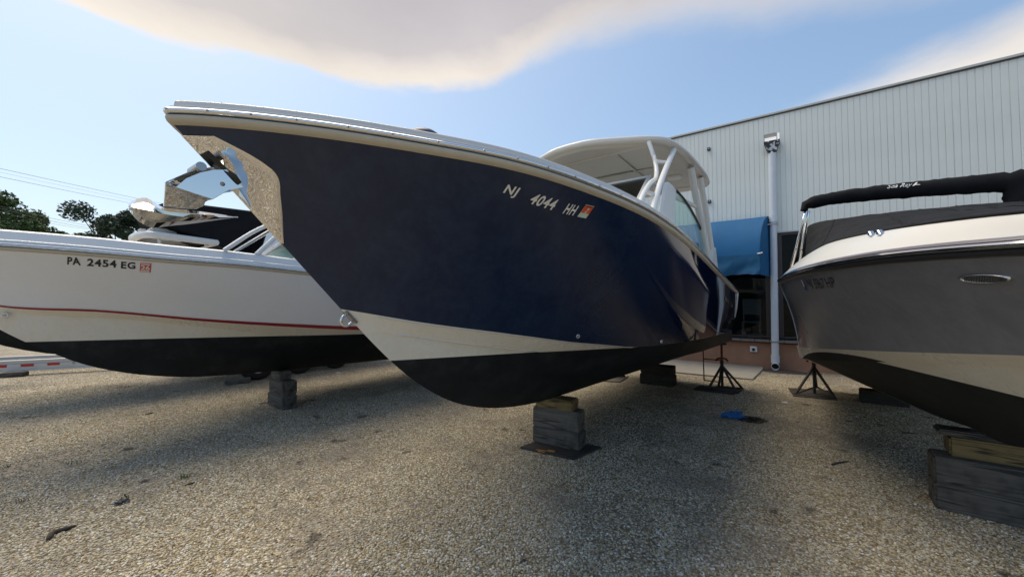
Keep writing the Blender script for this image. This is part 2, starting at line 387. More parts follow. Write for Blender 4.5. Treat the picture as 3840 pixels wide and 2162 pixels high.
def build_hull(b, K, C, N, S, mats, plane, flare=(0.05, -0.02), n=56, stripe=None, chine_flat=0.0, names=('topside', 'boot_band', 'bottom')):
    """curves are (s, |t|, z) lists: keel, chine, paint knuckle, sheer"""
    k, c, nn, s = (catmull(x, n, 1.25) for x in (K, C, N, S))
    nn[:, 1] = np.maximum(nn[:, 1], 0); b.S = s; b.N = nn; b.C = c; b.K = k
    x = np.linspace(0, 1, n)**1.25
    fl = flare[0]*np.clip(1-x*2.2, 0, 1)*np.clip(x*14, 0, 1)+flare[1]*np.clip((x-0.35)*2, 0, 1)
    def rows(A, B, m, bul=None):
        R = []
        for i in range(n):
            r = []
            for j in range(m+1):
                v = j/m; p = A[i]*(1-v)+B[i]*v
                if bul is not None: p = p-np.array([0, bul[i]*math.sin(math.pi*v)*(1-0.25*v), 0])
                r.append(p)
            R.append(r)
        return R
    def both(R, flip=True):
        m = MB()
        for sg in (1, -1): m.grid([[(p[0], sg*p[1], p[2]) for p in r] for r in R])
        return m
    top = rows(nn, s, 14, fl)
    # transom closing
    def closing(R):
        r = R[-1]; return MB().grid([[(p[0], q*p[1], p[2]) for q in np.linspace(-1, 1, 7)] for p in r])
    mt = both(top); cl = closing(top); mt.add(cl.v, cl.f)
    o1 = mt.build(names[0], mats[0], b.root, True, angle=0.6)
    lip = c.copy(); lf = np.clip(c[:, 1]/0.25, 0, 1); lip[:, 1] += 0.022*lf; lip[:, 2] -= 0.002*lf
    low = [[c[i]]+r for i, r in enumerate(rows(lip, nn, 4))]; bot = rows(k, c, 10)
    res = [o1]
    ml = both(low); cl = closing(low); ml.add(cl.v, cl.f)
    mb = both(bot); cl = closing(bot); mb.add(cl.v, cl.f)
    # the waterline paint edge is a flat cut through band and bottom
    parts = {1: bmesh.new(), 2: bmesh.new()}
    for src in (ml, mb):
        for above in (True, False):
            for sg in (1, -1):
                bm = bmesh.new(); vs = [bm.verts.new(v) for v in src.v]
                for f in src.f:
                    ys = sum(src.v[i][1] for i in f)
                    if (sg > 0) != (ys > 0): continue
                    try: bm.faces.new([vs[i] for i in f])
                    except ValueError: pass
                nrm = Vector((plane[1], plane[2]*sg, plane[3])).normalized()
                bmesh.ops.bisect_plane(bm, geom=bm.verts[:]+bm.edges[:]+bm.faces[:], plane_co=Vector((plane[0][0], plane[0][1]*sg, plane[0][2])), plane_no=nrm,
                                       clear_inner=above, clear_outer=not above)
                loose = [v for v in bm.verts if not v.link_faces]; bmesh.ops.delete(bm, geom=loose, context='VERTS')
                tmp = bpy.data.meshes.new('t'); bm.to_mesh(tmp); bm.free()
                parts[1 if above else 2].from_mesh(tmp); bpy.data.meshes.remove(tmp)
    for kk, nm, mm in ((1, names[1], mats[1]), (2, names[2], mats[2])):
        bm = parts[kk]; bmesh.ops.remove_doubles(bm, verts=bm.verts, dist=0.0004); bmesh.ops.recalc_face_normals(bm, faces=bm.faces)
        me = bpy.data.meshes.new(nm); bm.to_mesh(me); bm.free()
        for p in me.polygons: p.use_smooth = True
        try: me.set_sharp_from_angle(angle=0.30)
        except Exception: pass
        me.materials.append(mm); o = bpy.data.objects.new(nm, me); COL.objects.link(o); o.parent = b.root; res.append(o)
    b.bvhs = [BVHTree.FromPolygons([tuple(v.co) for v in o1.data.vertices], [tuple(p.vertices) for p in o1.data.polygons])]
    return res

def hull_lines(b, m, mb, s_n, s_c, w1=0.020, r1=0.0055, n0=3):
    """raised strip under the paint knuckle and thin rail added on the chine for a highlight and shadow line; both wear the bottom paint aft of the waterline cut"""
    for aft in (False, True):
        kn = MB(); sp = MB()
        for sg in (1, -1):
            rows = []; path = []
            for i in range(n0, len(b.N)):
                p = b.N[i]; q = b.C[i]; d = (q-p)/np.linalg.norm(q-p); f = min(1, p[1]/0.06)
                a = p+np.array([0, 0.0025, 0]); c = p+d*w1+np.array([0, 0.009*f, 0]); e = p+d*(w1+0.012)+np.array([0, 0.001, 0])
                if not aft and p[0] < s_n: rows.append([(x_[0], sg*x_[1], x_[2]) for x_ in (a, c, e)])
                if (q[0] >= s_c) == aft: path.append((q[0], sg*(q[1]+0.022*min(1, q[1]/.25)+0.001), q[2]+0.001))
            if len(rows) > 1: kn.grid(rows)
            if len(path) > 2: sp.tube(path, r1, 6)
        if kn.v: kn.build('knuckle_strip', m, b.root, True, angle=0.3)
        if sp.v: sp.build('chine_line_rail', mb if aft else m, b.root, True)  # rail added so the chine crease shows a highlight and dark line

def ring(S):
    """sheer control as one path: port stern -> bow -> starboard stern, with outward plan normals"""
    P = [np.array([p[0], p[1], p[2]]) for p in S[::-1]]+[np.array([p[0], -p[1], p[2]]) for p in S[1:]]
    P = np.array(P); Nn = []
    for i in range(len(P)):
        a = P[max(i-1, 0)]; c = P[min(i+1, len(P)-1)]; d = (c-a)[:2]; d /= np.linalg.norm(d); Nn.append((d[1]*-1, d[0]))
    Nn = np.array(Nn)
    # path runs with t>0 first heading forward (-s): outward is +t there
    if Nn[0][1] < 0: Nn = -Nn
    return P, Nn

def sweep(b, prof, name, m, smooth_=True, inward=None, angle=0.7, trim=0):
    P, Nn = b.ring; rows = []
    for i in range(trim, len(P)-trim):
        r = []
        for (o, dz) in prof:
            q = P[i].copy(); q[:2] = q[:2]+Nn[i]*o; q[2] += dz
            if o < 0 and abs(q[1]) > abs(P[i][1])+1e-6: pass
            if o < 0 and P[i][1]*q[1] < 0: q[1] = 0
            r.append(b.lp(*q))
        rows.append(r)
    return MB().grid(rows).build(name, m, b.root, smooth_, angle=angle)

def deck(b, o, dz, crown, name, m):
    P, Nn = b.ring; n = len(P); rows = []
    for i in range(n//2+1):
        a = P[i].copy(); a[:2] += Nn[i]*o; a[2] += dz
        if a[1] < 0: a[1] = 0.0
        rows.append([b.lp(a[0], a[1]*q, a[2]+crown*(1-q*q)) for q in np.linspace(1, -1, 13)])
    return MB().grid(rows).build(name, m, b.root, True)

def textmesh(txt, bold=0.0, shear=0.0, space=1.0):
    c = bpy.data.curves.new('t', 'FONT'); c.body = txt; c.offset = bold; c.shear = shear; c.resolution_u = 3; c.space_character = space
    o = bpy.data.objects.new('t', c); COL.objects.link(o)
    dg = bpy.context.evaluated_depsgraph_get(); dg.update()
    me = o.evaluated_get(dg).to_mesh(); V = [tuple(v.co) for v in me.vertices]; F = [tuple(p.vertices) for p in me.polygons]
    o.evaluated_get(dg).to_mesh_clear(); bpy.data.objects.remove(o); bpy.data.curves.remove(c)
    return V, F

def sticker(b, quad, V, F, name, m, parent, off=0.003, offs2=0.0):
    """lay flat artwork (unit-box coordinates after normalising) on the hull inside the quad TL,TR,BR,BL of hull points"""
    xs = [v[0] for v in V]; ys = [v[1] for v in V]; x0, x1, y0, y1 = min(xs), max(xs), min(ys), max(ys)
    H = [b.hit(*q) for q in quad]
    if any(h[0] is None for h in H): print('sticker missed hull', name); return None
    TL, TR, BR, BL = (h[0] for h in H); out = []
    nav = sum((h[1] for h in H), Vector()).normalized()
    for v in V:
        x = (v[0]-x0)/(x1-x0); y = (v[1]-y0)/(y1-y0)
        p = (BL*(1-x)+BR*x)*(1-y)+(TL*(1-x)+TR*x)*y
        r = b.bvhs[0].find_nearest(p)
        q = r[0] if r[0] is not None else p
        out.append(q+nav*off)
    return MB().add(out, F).build(name, m, parent)

def subq(quad, x0, x1, y0, y1):
    TL, TR, BR, BL = (np.array(q, float) for q in quad)
    f = lambda x, y: tuple((BL*(1-x)+BR*x)*(1-y)+(TL*(1-x)+TR*x)*y)
    return [f(x0, y1), f(x1, y1), f(x1, y0), f(x0, y0)]
SQ = ([(0, 0, 0), (1, 0, 0), (1, 1, 0), (0, 1, 0)], [(0, 1, 2, 3)])
def sqgrid(n=6):
    V = [(i/n, j/n, 0) for j in range(n+1) for i in range(n+1)]
    return V, [(j*(n+1)+i, j*(n+1)+i+1, (j+1)*(n+1)+i+1, (j+1)*(n+1)+i) for j in range(n) for i in range(n)]

# ================================================================== ground
def gravel_material(name, pebble=False):
    m, nt, b = newmat(name)
    t = nd(nt, 'ShaderNodeTexCoord')
    pal = [(0.0, (0.17, 0.125, 0.075)), (0.14, (0.31, 0.24, 0.14)), (0.34, (0.43, 0.35, 0.22)), (0.52, (0.53, 0.45, 0.30)),
           (0.68, (0.56, 0.51, 0.40)), (0.80, (0.33, 0.31, 0.27)), (0.90, (0.64, 0.60, 0.51)), (0.975, (0.76, 0.74, 0.70)), (1.0, (0.18, 0.16, 0.145))]
    if pebble:
        oi = nd(nt, 'ShaderNodeObjectInfo'); c = ramp(nt, oi.outputs['Random'], pal)
        geo = nd(nt, 'ShaderNodeNewGeometry'); src = geo.outputs['Position']
    else:
        v = nd(nt, 'ShaderNodeTexVoronoi'); v.inputs['Scale'].default_value = 62; nt.links.new(t.outputs['Object'], v.inputs['Vector'])
        sx = nd(nt, 'ShaderNodeSeparateColor'); nt.links.new(v.outputs['Color'], sx.inputs[0])
        c = ramp(nt, sx.outputs[0], pal)
        gap = smooth(nt, v.outputs['Distance'], 0.66, 0.30)
        c = mixc(nt, math_(nt, 'MULTIPLY_ADD', gap, 0.62), (0.055, 0.042, 0.03), c)
        c.node.inputs[0].links[0].from_node.inputs[2].default_value = 0.38
        src = t.outputs['Object']
        bp = nd(nt, 'ShaderNodeBump'); bp.inputs['Strength'].default_value = 0.9; bp.inputs['Distance'].default_value = 0.008; bp.invert = True
        nt.links.new(v.outputs['Distance'], bp.inputs['Height'])
        n9 = nd(nt, 'ShaderNodeTexNoise'); n9.inputs['Scale'].default_value = 9; n9.inputs['Detail'].default_value = 4; nt.links.new(src, n9.inputs['Vector'])
        bp2 = nd(nt, 'ShaderNodeBump'); bp2.inputs['Strength'].default_value = 0.5; bp2.inputs['Distance'].default_value = 0.03
        nt.links.new(n9.outputs[0], bp2.inputs['Height']); nt.links.new(bp.outputs[0], bp2.inputs['Normal']); nt.links.new(bp2.outputs[0], b.inputs['Normal'])
    # fines and trodden dirt in broad patches, oil and damp spots
    n = nd(nt, 'ShaderNodeTexNoise'); n.inputs['Scale'].default_value = 0.9; n.inputs['Detail'].default_value = 8; n.inputs['Roughness'].default_value = 0.65
    nt.links.new(src, n.inputs['Vector'])
    c = mixc(nt, math_(nt, 'MULTIPLY', smooth(nt, n.outputs[0], 0.47, 0.66), 0.62), c, (0.20, 0.175, 0.145))
    n3 = nd(nt, 'ShaderNodeTexNoise'); n3.inputs['Scale'].default_value = 3.2; n3.inputs['Detail'].default_value = 6; nt.links.new(src, n3.inputs['Vector'])
    c = mixc(nt, math_(nt, 'MULTIPLY', smooth(nt, n3.outputs[0], 0.635, 0.71), 0.75), c, (0.045, 0.036, 0.03))
    nt.links.new(c, b.inputs['Base Color']); b.inputs['Roughness'].default_value = 0.78
    b.inputs['Specular IOR Level'].default_value = 0.3
    return m
M_gravel = gravel_material('gravel_bed'); M_pebble = gravel_material('pebble_stone', True)
R = 900.0
gb = MB().add([(-R, -R, 0), (R, -R, 0), (R, R, 0), (-R, R, 0)], [(0, 1, 2, 3)]).build('ground', M_gravel); gb['kind'] = 'structure'

def pebble_field():
    pts = []
    for (y0, y1, dens) in ((0.9, 3.2, 4600), (3.2, 5.0, 3400), (5.0, 7.5, 1700), (7.5, 10.5, 500)):
        w0 = 1.42*y1+0.5; area = 2*w0*(y1-y0); k = int(area*dens)
        x = rng.uniform(-w0, w0, k); y = rng.uniform(y0, y1, k)
        ok = np.abs(x) < 1.42*y+0.5
        ok &= (x*U2[0]+y*U2[1]) < 10.9
        pts.append(np.stack([x[ok], y[ok], np.full(ok.sum(), 0.002)], 1))
    V = np.concatenate(pts)
    nz_ = np.array([mnoise.noise((x*1.1, y*1.1, 0.5))+0.5*mnoise.noise((x*4.3, y*4.3, 2.5)) for x, y, z in V])
    V = V[(nz_ < 0.30) | (rng.random(len(V)) < 0.25)]
    me = bpy.data.meshes.new('gravel_stones'); me.from_pydata(V.tolist(), [], [])
    o = bpy.data.objects.new('gravel_stones', me); COL.objects.link(o)
    tag(o, 'loose rounded tan and cream pebbles strewn over the whole yard', 'gravel', kind='stuff')
    ng = bpy.data.node_groups.new('scatter', 'GeometryNodeTree')
    ng.interface.new_socket('Geometry', in_out='INPUT', socket_type='NodeSocketGeometry'); ng.interface.new_socket('Geometry', in_out='OUTPUT', socket_type='NodeSocketGeometry')
    gi = ng.nodes.new('NodeGroupInput'); go = ng.nodes.new('NodeGroupOutput')
    ico = ng.nodes.new('GeometryNodeMeshIcoSphere'); ico.inputs['Radius'].default_value = 1.0; ico.inputs['Subdivisions'].default_value = 2
    ss = ng.nodes.new('GeometryNodeSetShadeSmooth'); sm = ng.nodes.new('GeometryNodeSetMaterial'); sm.inputs['Material'].default_value = M_pebble
    iop = ng.nodes.new('GeometryNodeInstanceOnPoints')
    rv = ng.nodes.new('FunctionNodeRandomValue'); rv.data_type = 'FLOAT_VECTOR'
    rv.inputs[0].default_value = (0.0040, 0.0034, 0.0024); rv.inputs[1].default_value = (0.0108, 0.0085, 0.0062)
    rr = ng.nodes.new('FunctionNodeRandomValue'); rr.data_type = 'FLOAT_VECTOR'
    rr.inputs[0].default_value = (-0.5, -0.5, 0); rr.inputs[1].default_value = (0.5, 0.5, 6.28); rr.inputs['Seed'].default_value = 3
    L = ng.links.new
    L(ico.outputs['Mesh'], ss.inputs['Geometry']); L(ss.outputs['Geometry'], sm.inputs['Geometry'])
    L(gi.outputs[0], iop.inputs['Points']); L(sm.outputs['Geometry'], iop.inputs['Instance'])
    L(rv.outputs[0], iop.inputs['Scale']); L(rr.outputs[0], iop.inputs['Rotation']); L(iop.outputs[0], go.inputs[0])
    md = o.modifiers.new('scatter', 'NODES'); md.node_group = ng
pebble_field()

# ================================================================== the shed
AW = 11.186
shed = thing('metal_shed', 'pale ribbed metal shed with terracotta base wall behind the boats', 'building', UW(AW, 0), math.atan2(W2[1], W2[0]))
PITCHP = 0.1041; PA, PB = -9.0, 7.5
def panel_mesh(h):
    me = bpy.data.meshes.new('siding_panel'); pr = [(0, 0.012), (0.004, 0.010), (0.0085, 0), (0.0500, 0.0), (0.0960, 0), (0.1001, 0.010), (0.1041, 0.012)]
    V = [(x, y, 0) for x, y in pr]+[(x, y, h) for x, y in pr]; n = len(pr)
    me.from_pydata(V, [], [(i, i+1, i+1+n, i+n) for i in range(n-1)]); me.materials.append(M_siding); return me
pm_full, pm_low, pm_up = panel_mesh(2.86), panel_mesh(2.14), panel_mesh(0.47)
k0 = math.floor((PA+0.35)/PITCHP); k1 = math.floor((PB+0.35)/PITCHP)
for k in range(k0, k1):
    p = -0.35+k*PITCHP
    pcs = [(pm_full, 3.29)] if not (-0.45 < p+0.02 and p < -0.21) else [(pm_low, 3.29), (pm_up, 5.68)]
    for me, z in pcs:
        o = bpy.data.objects.new('siding_panel', me); COL.objects.link(o); o.parent = shed; o.location = (p, random.uniform(-0.0012, 0.0012), z)
LEN = PB-PA; MID = (PA+PB)/2
MB().box((MID, 0.03, 6.175), (LEN, 0.12, 0.05)).build('parapet_cap', M_trim, shed, bevel=0.006)
MB().box((MID, -0.012, 6.135), (LEN, 0.018, 0.03)).build('cap_shadow_strip', M_bronze, shed)  # dark strip draws the shadow line beneath the parapet cap in colour
MB().box((MID, 0.15, 0.30), (LEN, 0.30, 0.62)).build('base_wall', M_stucco, shed, bevel=0.01)
MB().box((MID, 4.5, 5.35), (LEN, 8.9, 0.1)).build('roof', M_trim, shed)
MB().box((MID, 0.03, 3.272), (LEN, 0.08, 0.035)).build('siding_trim', M_trim, shed)
x = PA
i = 0
while x < PB:
    w_ = 0.295+random.uniform(-0.004, 0.004)
    MB().box((x+w_/2, 0.06+random.uniform(-0.003, 0.003), 0.664), (w_-0.008, 0.34, 0.058)).build('sill_brick', M_sill, shed, bevel=0.005); x += w_
# room behind the glass
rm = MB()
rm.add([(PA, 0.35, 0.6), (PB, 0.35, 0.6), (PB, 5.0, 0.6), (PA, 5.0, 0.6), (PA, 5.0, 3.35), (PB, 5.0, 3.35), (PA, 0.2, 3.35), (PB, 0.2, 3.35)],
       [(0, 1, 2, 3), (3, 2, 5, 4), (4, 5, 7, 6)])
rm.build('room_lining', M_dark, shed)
def window(p0, p1):
    wn = MB()
    for (a, c) in ((p0, p0+0.05), (p1-0.05, p1)): wn.box(((a+c)/2, 0.05, 1.98), (c-a, 0.10, 2.50))
    wn.box(((p0+p1)/2, 0.05, 0.755), (p1-p0-0.1, 0.098, 0.05)); wn.box(((p0+p1)/2, 0.05, 3.215), (p1-p0-0.1, 0.098, 0.05))
    f = wn.build('window', M_bronze, shed, bevel=0.004)
    MB().box(((p0+p1)/2, 0.07, 1.985), (p1-p0-0.1, 0.006, 2.41)).build('pane', M_pane, f)
    return f
for (a, c) in ((-8.6, -6.6), (-6.5, -4.5), (-4.4, -2.5), (-2.42, -0.44), (-0.20, 1.7), (1.8, 3.7), (3.8, 5.7)): window(a, c)
for (a, c) in ((-6.6, -6.5), (-4.5, -4.4), (-2.5, -2.42), (-0.44, -0.20), (1.7, 1.8), (3.7, 3.8), (5.7, 7.5), (-9.0, -8.6)):
    MB().box(((a+c)/2, 0.06, 1.98), (c-a-0.004, 0.118, 2.50)).build('post', M_bronze, shed)
# scupper through the parapet
sc_m = MB()
sc_m.box((-0.325, 0.10, 5.69), (0.27, 0.24, 0.018)); sc_m.box((-0.325, 0.10, 5.425), (0.27, 0.24, 0.018))
sc_m.box((-0.455, 0.10, 5.557), (0.018, 0.24, 0.246)); sc_m.box((-0.195, 0.10, 5.557), (0.018, 0.24, 0.246))
sc_m.build('scupper', M_trim, shed)

def wl(p, y, z): return shed_M @ Vector((p, y, z))
shed_M = Matrix.Translation(UW(AW, 0)) @ Matrix.Rotation(math.atan2(W2[1], W2[0]), 4, 'Z')
RZW = math.atan2(W2[1], W2[0])

# downpipe
dp = thing('downpipe', 'pale blue painted rain downpipe with a peeling hopper head on the shed', 'drainpipe', wl(-0.315, -0.10, 0), RZW)
MB().tube([(0.02, 0, 5.2), (0.012, 0, 3.62)], 0.080, 20).build('upper_pipe', M_pvc, dp, True, angle=0.9)
MB().tube([(0.012, 0, 3.66), (-0.012, 0, 0.16)], 0.075, 20).build('lower_pipe', M_pvc, dp, True, angle=0.9)
MB().tube([(0.012, 0, 3.50), (0.012, 0, 3.68)], 0.090, 20).build('coupling', M_pvc, dp, True, angle=0.9)
MB().tube([(-0.012, 0, 0.16), (-0.012, 0, 0.34)], 0.088, 20).build('coupling', M_pvc, dp, True, angle=0.9)
el = MB().tube([(-0.012, 0, 0.18), (-0.012, -0.005, 0.12), (-0.012, -0.04, 0.095), (-0.012, -0.16, 0.09)], 0.080, 20, caps=False).build('elbow', M_pvc, dp, True)
el.modifiers.new('s', 'SOLIDIFY').thickness = 0.006
MB().tube([(-0.012, -0.02, 0.09), (-0.012, -0.05, 0.09)], 0.072, 20).build('elbow_mouth_shade', M_dark, dp)  # dark disc paints the shade inside the open pipe end
for z in (3.45, 0.66):
    MB().box((0.0, 0.01, z), (0.20, 0.19, 0.02)).build('strap', M_dsteel, dp)
hp = simple('peeling_hopper', (0.50, 0.54, 0.60), 0.5)
if True:
    nt_ = hp.node_tree; bb = nt_.nodes['Principled BSDF']; t_ = nd(nt_, 'ShaderNodeTexCoord')
    nz = nd(nt_, 'ShaderNodeTexNoise'); nz.inputs['Scale'].default_value = 9; nz.inputs['Detail'].default_value = 6; nz.inputs['Distortion'].default_value = 1.2
    nt_.links.new(t_.outputs['Object'], nz.inputs['Vector'])
    nt_.links.new(ramp(nt_, nz.outputs[0], [(0.53, (0.02, 0.02, 0.024)), (0.58, (0.50, 0.54, 0.60))]), bb.inputs['Base Color'])
V = []
for (hw, hd, z) in ((0.075, 0.075, 5.17), (0.155, 0.10, 5.40), (0.160, 0.10, 5.455)):
    V += [(0.02-hw, -hd, z), (0.02+hw, -hd, z), (0.02+hw, hd, z), (0.02-hw, hd, z)]
F = [(3, 2, 1, 0)]
for q in range(2):
    for j in range(4): F.append((q*4+j, q*4+(j+1) % 4, q*4+4+(j+1) % 4, q*4+4+j))
MB().add(V, F).build('hopper', hp, dp)

# electrical box, cameras
ob = thing('outlet_box', 'small white outlet box with a dark hole on the terracotta wall', 'outlet box', wl(-0.765, -0.02, 0.447), RZW)
MB().box((0, 0, 0), (0.15, 0.045, 0.14)).build('box_body', M_wpaint, ob, bevel=0.008)
MB().tube([(0, -0.024, -0.012), (0, -0.030, -0.012)], 0.036, 16).build('socket_hole', M_dark, ob)
MB().tube([(0.055, -0.022, 0.045), (0.055, -0.027, 0.045)], 0.009, 10).build('screw', M_dark, ob)
for lab, p, z in (('small dark square fitting high on the ribbed siding', -1.671, 5.619), ('small dark square fitting low on the siding above the blue awning', -1.679, 4.227)):
    wf = thing('wall_fitting', lab, 'fitting', wl(p, -0.03, z), RZW)
    MB().box((0, 0, 0), (0.075, 0.07, 0.08)).build('housing', M_bronze, wf, bevel=0.006)
    MB().box((0.004, -0.038, 0.004), (0.035, 0.008, 0.035)).build('lens', M_dsteel, wf)

# awning
aw = thing('window_awning', 'bright blue canvas awning with a creased hanging valance over the shed window', 'awning', wl(0, -0.002, 0), RZW)
ribs = [-4.75, -3.68, -2.60, -1.52, -0.40]
rows = []
for i in range(15):
    th = i/14*math.pi/2; r = []
    pr = -0.385-0.165*math.sin(th)
    for j in range(65):
        p = -4.75+(pr+4.75)*j/64
        q = min(abs(p-x) for x in ribs); sag = 0.030*min(1, q/0.5)*math.sin(th*2)*0.8
        y = -(0.75-sag)*math.sin(th)-0.02; z = 2.68+(0.99-sag)*math.cos(th)
        r.append((p, y, z))
    rows.append(r)
MB().grid(rows).build('canopy', M_awn, aw, True)
rows = []
for i in range(11):
    v = i/10; r = []
    for j in range(121):
        p = -4.75+(-0.55+4.75)*j/120
        f = mnoise.noise((p*3.1+v*1.4, v*1.2, 0.3))*0.09*v+mnoise.noise((p*9+v*3.0, v*2.5, 4.3))*0.035*v
        drop = 0.44+0.030*abs(math.sin(p*3.6))+0.02*mnoise.noise((p*5, 0, 9))
        r.append((p, -0.772-f-0.012, 2.69-drop*v))
    rows.append(r)
MB().grid(rows).build('valance', M_awnv, aw, True)
ed = [(-0.385-0.165*math.sin(i/12*math.pi/2)+0.003, -0.77*math.sin(i/12*math.pi/2)-0.02, 2.68+0.985*math.cos(i/12*math.pi/2)) for i in range(13)]
bot = [(-0.548+0.163*k/10, -0.79+0.775*k/10, 2.235-0.02*k/10-(0.03 if k % 2 else 0)) for k in range(11)]
n = len(ed); Vv = []
for k in range(n):
    q = bot[min(10, round((n-1-k)*10/(n-1)))]; Vv += [ed[k], q]
MB().add(Vv, [(2*k, 2*k+1, 2*k+3, 2*k+2) for k in range(n-1)]).build('end_panel', M_awn, aw, False)
MB().tube([(-0.56, -0.79, 2.70), (-0.50, -0.82, 2.715), (-0.60, -0.80, 2.70)], 0.012, 8).build('torn_corner', M_wpaint, aw)
MB().tube([(-4.75, -0.77, 2.665), (-0.56, -0.77, 2.665)], 0.014, 8).build('front_bar', M_dsteel, aw)

# things behind the window
ch = thing('office_chair', 'grey cafe chair standing inside the dark shed window', 'chair', wl(-0.85, 0.75, 0.61), RZW)
gm = simple('dull_grey_plastic', (0.34, 0.36, 0.37), 0.5)
MB().box((0, 0, 0.46), (0.42, 0.42, 0.03)).build('seat', gm, ch, bevel=0.01)
MB().box((0, 0.2, 0.86), (0.42, 0.03, 0.42)).build('backrest', gm, ch, bevel=0.01)
for a in (-0.19, 0.19):
    for c in (-0.18, 0.18): MB().tube([(a, c, 0), (a, c, 0.45)], 0.012, 8).build('leg', M_dsteel, ch)
    MB().tube([(a, 0.19, 0.46), (a, 0.2, 0.9)], 0.012, 8).build('upright', M_dsteel, ch)
bx = thing('cardboard_tray', 'flat pale tray lying on the sill inside the shed window', 'tray', wl(-0.75, 0.42, 0.70), RZW)
pm_ = simple('pale_card', (0.42, 0.45, 0.47), 0.6)
MB().box((0, 0, 0.005), (0.30, 0.2, 0.01)).build('tray_base', pm_, bx)
for s_ in (-1, 1):
    MB().box((0, s_*0.1, 0.04), (0.30, 0.008, 0.07)).build('tray_side', pm_, bx); MB().box((s_*0.15, 0, 0.04), (0.008, 0.19, 0.07)).build('tray_side', pm_, bx)
cp = thing('glass_jar', 'small clear jar beside the tray inside the window', 'jar', wl(-1.0, 0.42, 0.70), RZW)
MB().lathe([(0.0, 0.0), (0.045, 0.0), (0.048, 0.1), (0.038, 0.13), (0.04, 0.14)], n=16).build('jar_body', pm_, cp, True)
MB().lathe([(0.0, 0.155), (0.042, 0.155), (0.042, 0.135)], n=16).build('lid', M_dsteel, cp)
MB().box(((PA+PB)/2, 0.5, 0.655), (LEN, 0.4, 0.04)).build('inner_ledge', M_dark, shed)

# concrete pad and soil by the downpipe
pad = MB(); pl = [UW(9.15, -7.0), UW(9.22, -1.6), UW(9.30, -0.66), UW(10.85, -0.56), UW(AW-0.004, -0.58), UW(AW-0.004, -7.0)]
pad.poly([(*p[:2], -0.02) for p in pl], (0, 0, 0.055)); tag(pad.build('concrete_apron', M_conc, bevel=0.008), kind='structure')
M_soil = simple('damp_soil', (0.05, 0.04, 0.033), 0.95, var=0.4, vscale=18, bump=0.6, bscale=70)
so_m = MB(); c0 = UW(10.86, -0.12); ringp = []
for k in range(28):
    a = 2*math.pi*k/28; r = 1+0.25*mnoise.noise((math.cos(a)*1.3, math.sin(a)*1.3, 2)); ringp.append(c0+Vector((*(W2*0.62*r*math.cos(a)+U2*0.30*r*math.sin(a)), 0.004)))
so_m.add([c0+Vector((0, 0, 0.025))]+ringp, [(0, k+1, (k+1) % 28+1) for k in range(28)])
tag(so_m.build('soil_patch', M_soil, smooth=True), kind='structure')

# ================================================================== timber stacks
def timber(name, label, cx, cy, z0, dims, ang, m, group=None, bev=0.013, seed=0):
    L_, W_, H_ = dims; rs = random.Random(seed)
    mb = MB(); nx, ny, nz = 7, 3, 3
    # box surface grid with slightly worn, bowed faces
    bm = bmesh.new(); bmesh.ops.create_cube(bm, size=1.0)
    for v in bm.verts: v.co = Vector((v.co.x*L_, v.co.y*W_, (v.co.z+0.5)*H_))
    bmesh.ops.bevel(bm, geom=bm.edges[:], offset=bev, segments=2, affect='EDGES')
    bmesh.ops.subdivide_edges(bm, edges=[e for e in bm.edges if e.calc_length() > 0.1], cuts=3, use_grid_fill=True)
    for v in bm.verts:
        nz_ = mnoise.noise(v.co*7+Vector((seed, 0, 0)))
        if 0.01 < v.co.z < H_-0.01: v.co.y += 0.004*nz_; v.co.x += 0.003*mnoise.noise(v.co*9+Vector((0, seed, 0)))
    me = bpy.data.meshes.new(name); bm.to_mesh(me); bm.free(); me.materials.append(m)
    o = bpy.data.objects.new(name, me); COL.objects.link(o); o.location = (cx, cy, z0); o.rotation_euler = (0, 0, ang)
    return tag(o, label, 'timber block', group)
GRP = 'keel blocks under the boats'
aB = math.atan2(-0.522, 0.853)
pb = MB(); pq = [G(1950, 1682), G(2151.6, 1726.5), G(2255, 1682)]; pq.append(pq[0]+pq[2]-pq[1])
pb.poly([(p.x, p.y, 0.002) for p in pq], (0, 0, 0.024))
tag(pb.build('base_board', M_oily_shaded, bevel=0.004), 'oily black board lying under the front block stack of the navy boat', 'board')
sp = MB()
c0 = G(2050, 1700); 
for k in range(9):
    a = random.uniform(0, 0.6); q = c0+Vector((random.uniform(-0.09, 0.06), random.uniform(-0.03, 0.03), 0.031))
    sp.box(q, (random.uniform(0.03, 0.09), 0.007, 0.006), Matrix.Rotation(a-0.7, 3, 'Z'))
tag(sp.build('wood_splinters', simple('fresh_wood', (0.45, 0.20, 0.06), 0.7), kind=None), 'bright orange splintered wood on the oily board', 'splinters')
timber('timber_block', 'grey weathered bottom block of the stack on the oily board', 0.523, 4.345, 0.026, (0.56, 0.21, 0.18), aB, M_weath, GRP, seed=1)
timber('timber_block', 'stained middle block of the stack on the oily board', 0.52, 4.347, 0.207, (0.545, 0.20, 0.215), aB+0.035, M_weath2, GRP, seed=2)
timber('timber_block', 'yellow pine top block carrying the keel of the navy boat', 0.505, 4.345, 0.423, (0.44, 0.19, 0.118), aB+0.02, M_pine, GRP, seed=3)
BP = np.array([0.523, 4.345])
def blue_w(s, t): q = BP+s*U2+t*W2; return q
q = blue_w(3.96, 0.0)
timber('timber_block', 'dark lower block under the stern of the navy boat', q[0], q[1], 0.0, (0.62, 0.30, 0.21), aB-0.08, M_oily_shaded, GRP, seed=4)
timber('timber_block', 'dark upper block under the stern of the navy boat', q[0], q[1], 0.211, (0.60, 0.28, 0.165), aB-0.05, M_oily_shaded, GRP, seed=5)
aW = math.atan2(-0.334, 0.436)
timber('timber_block', 'lower square block of the stack under the white boat', -3.53, 5.965, 0.0, (0.56, 0.20, 0.21), aW, M_weath, GRP, seed=6)
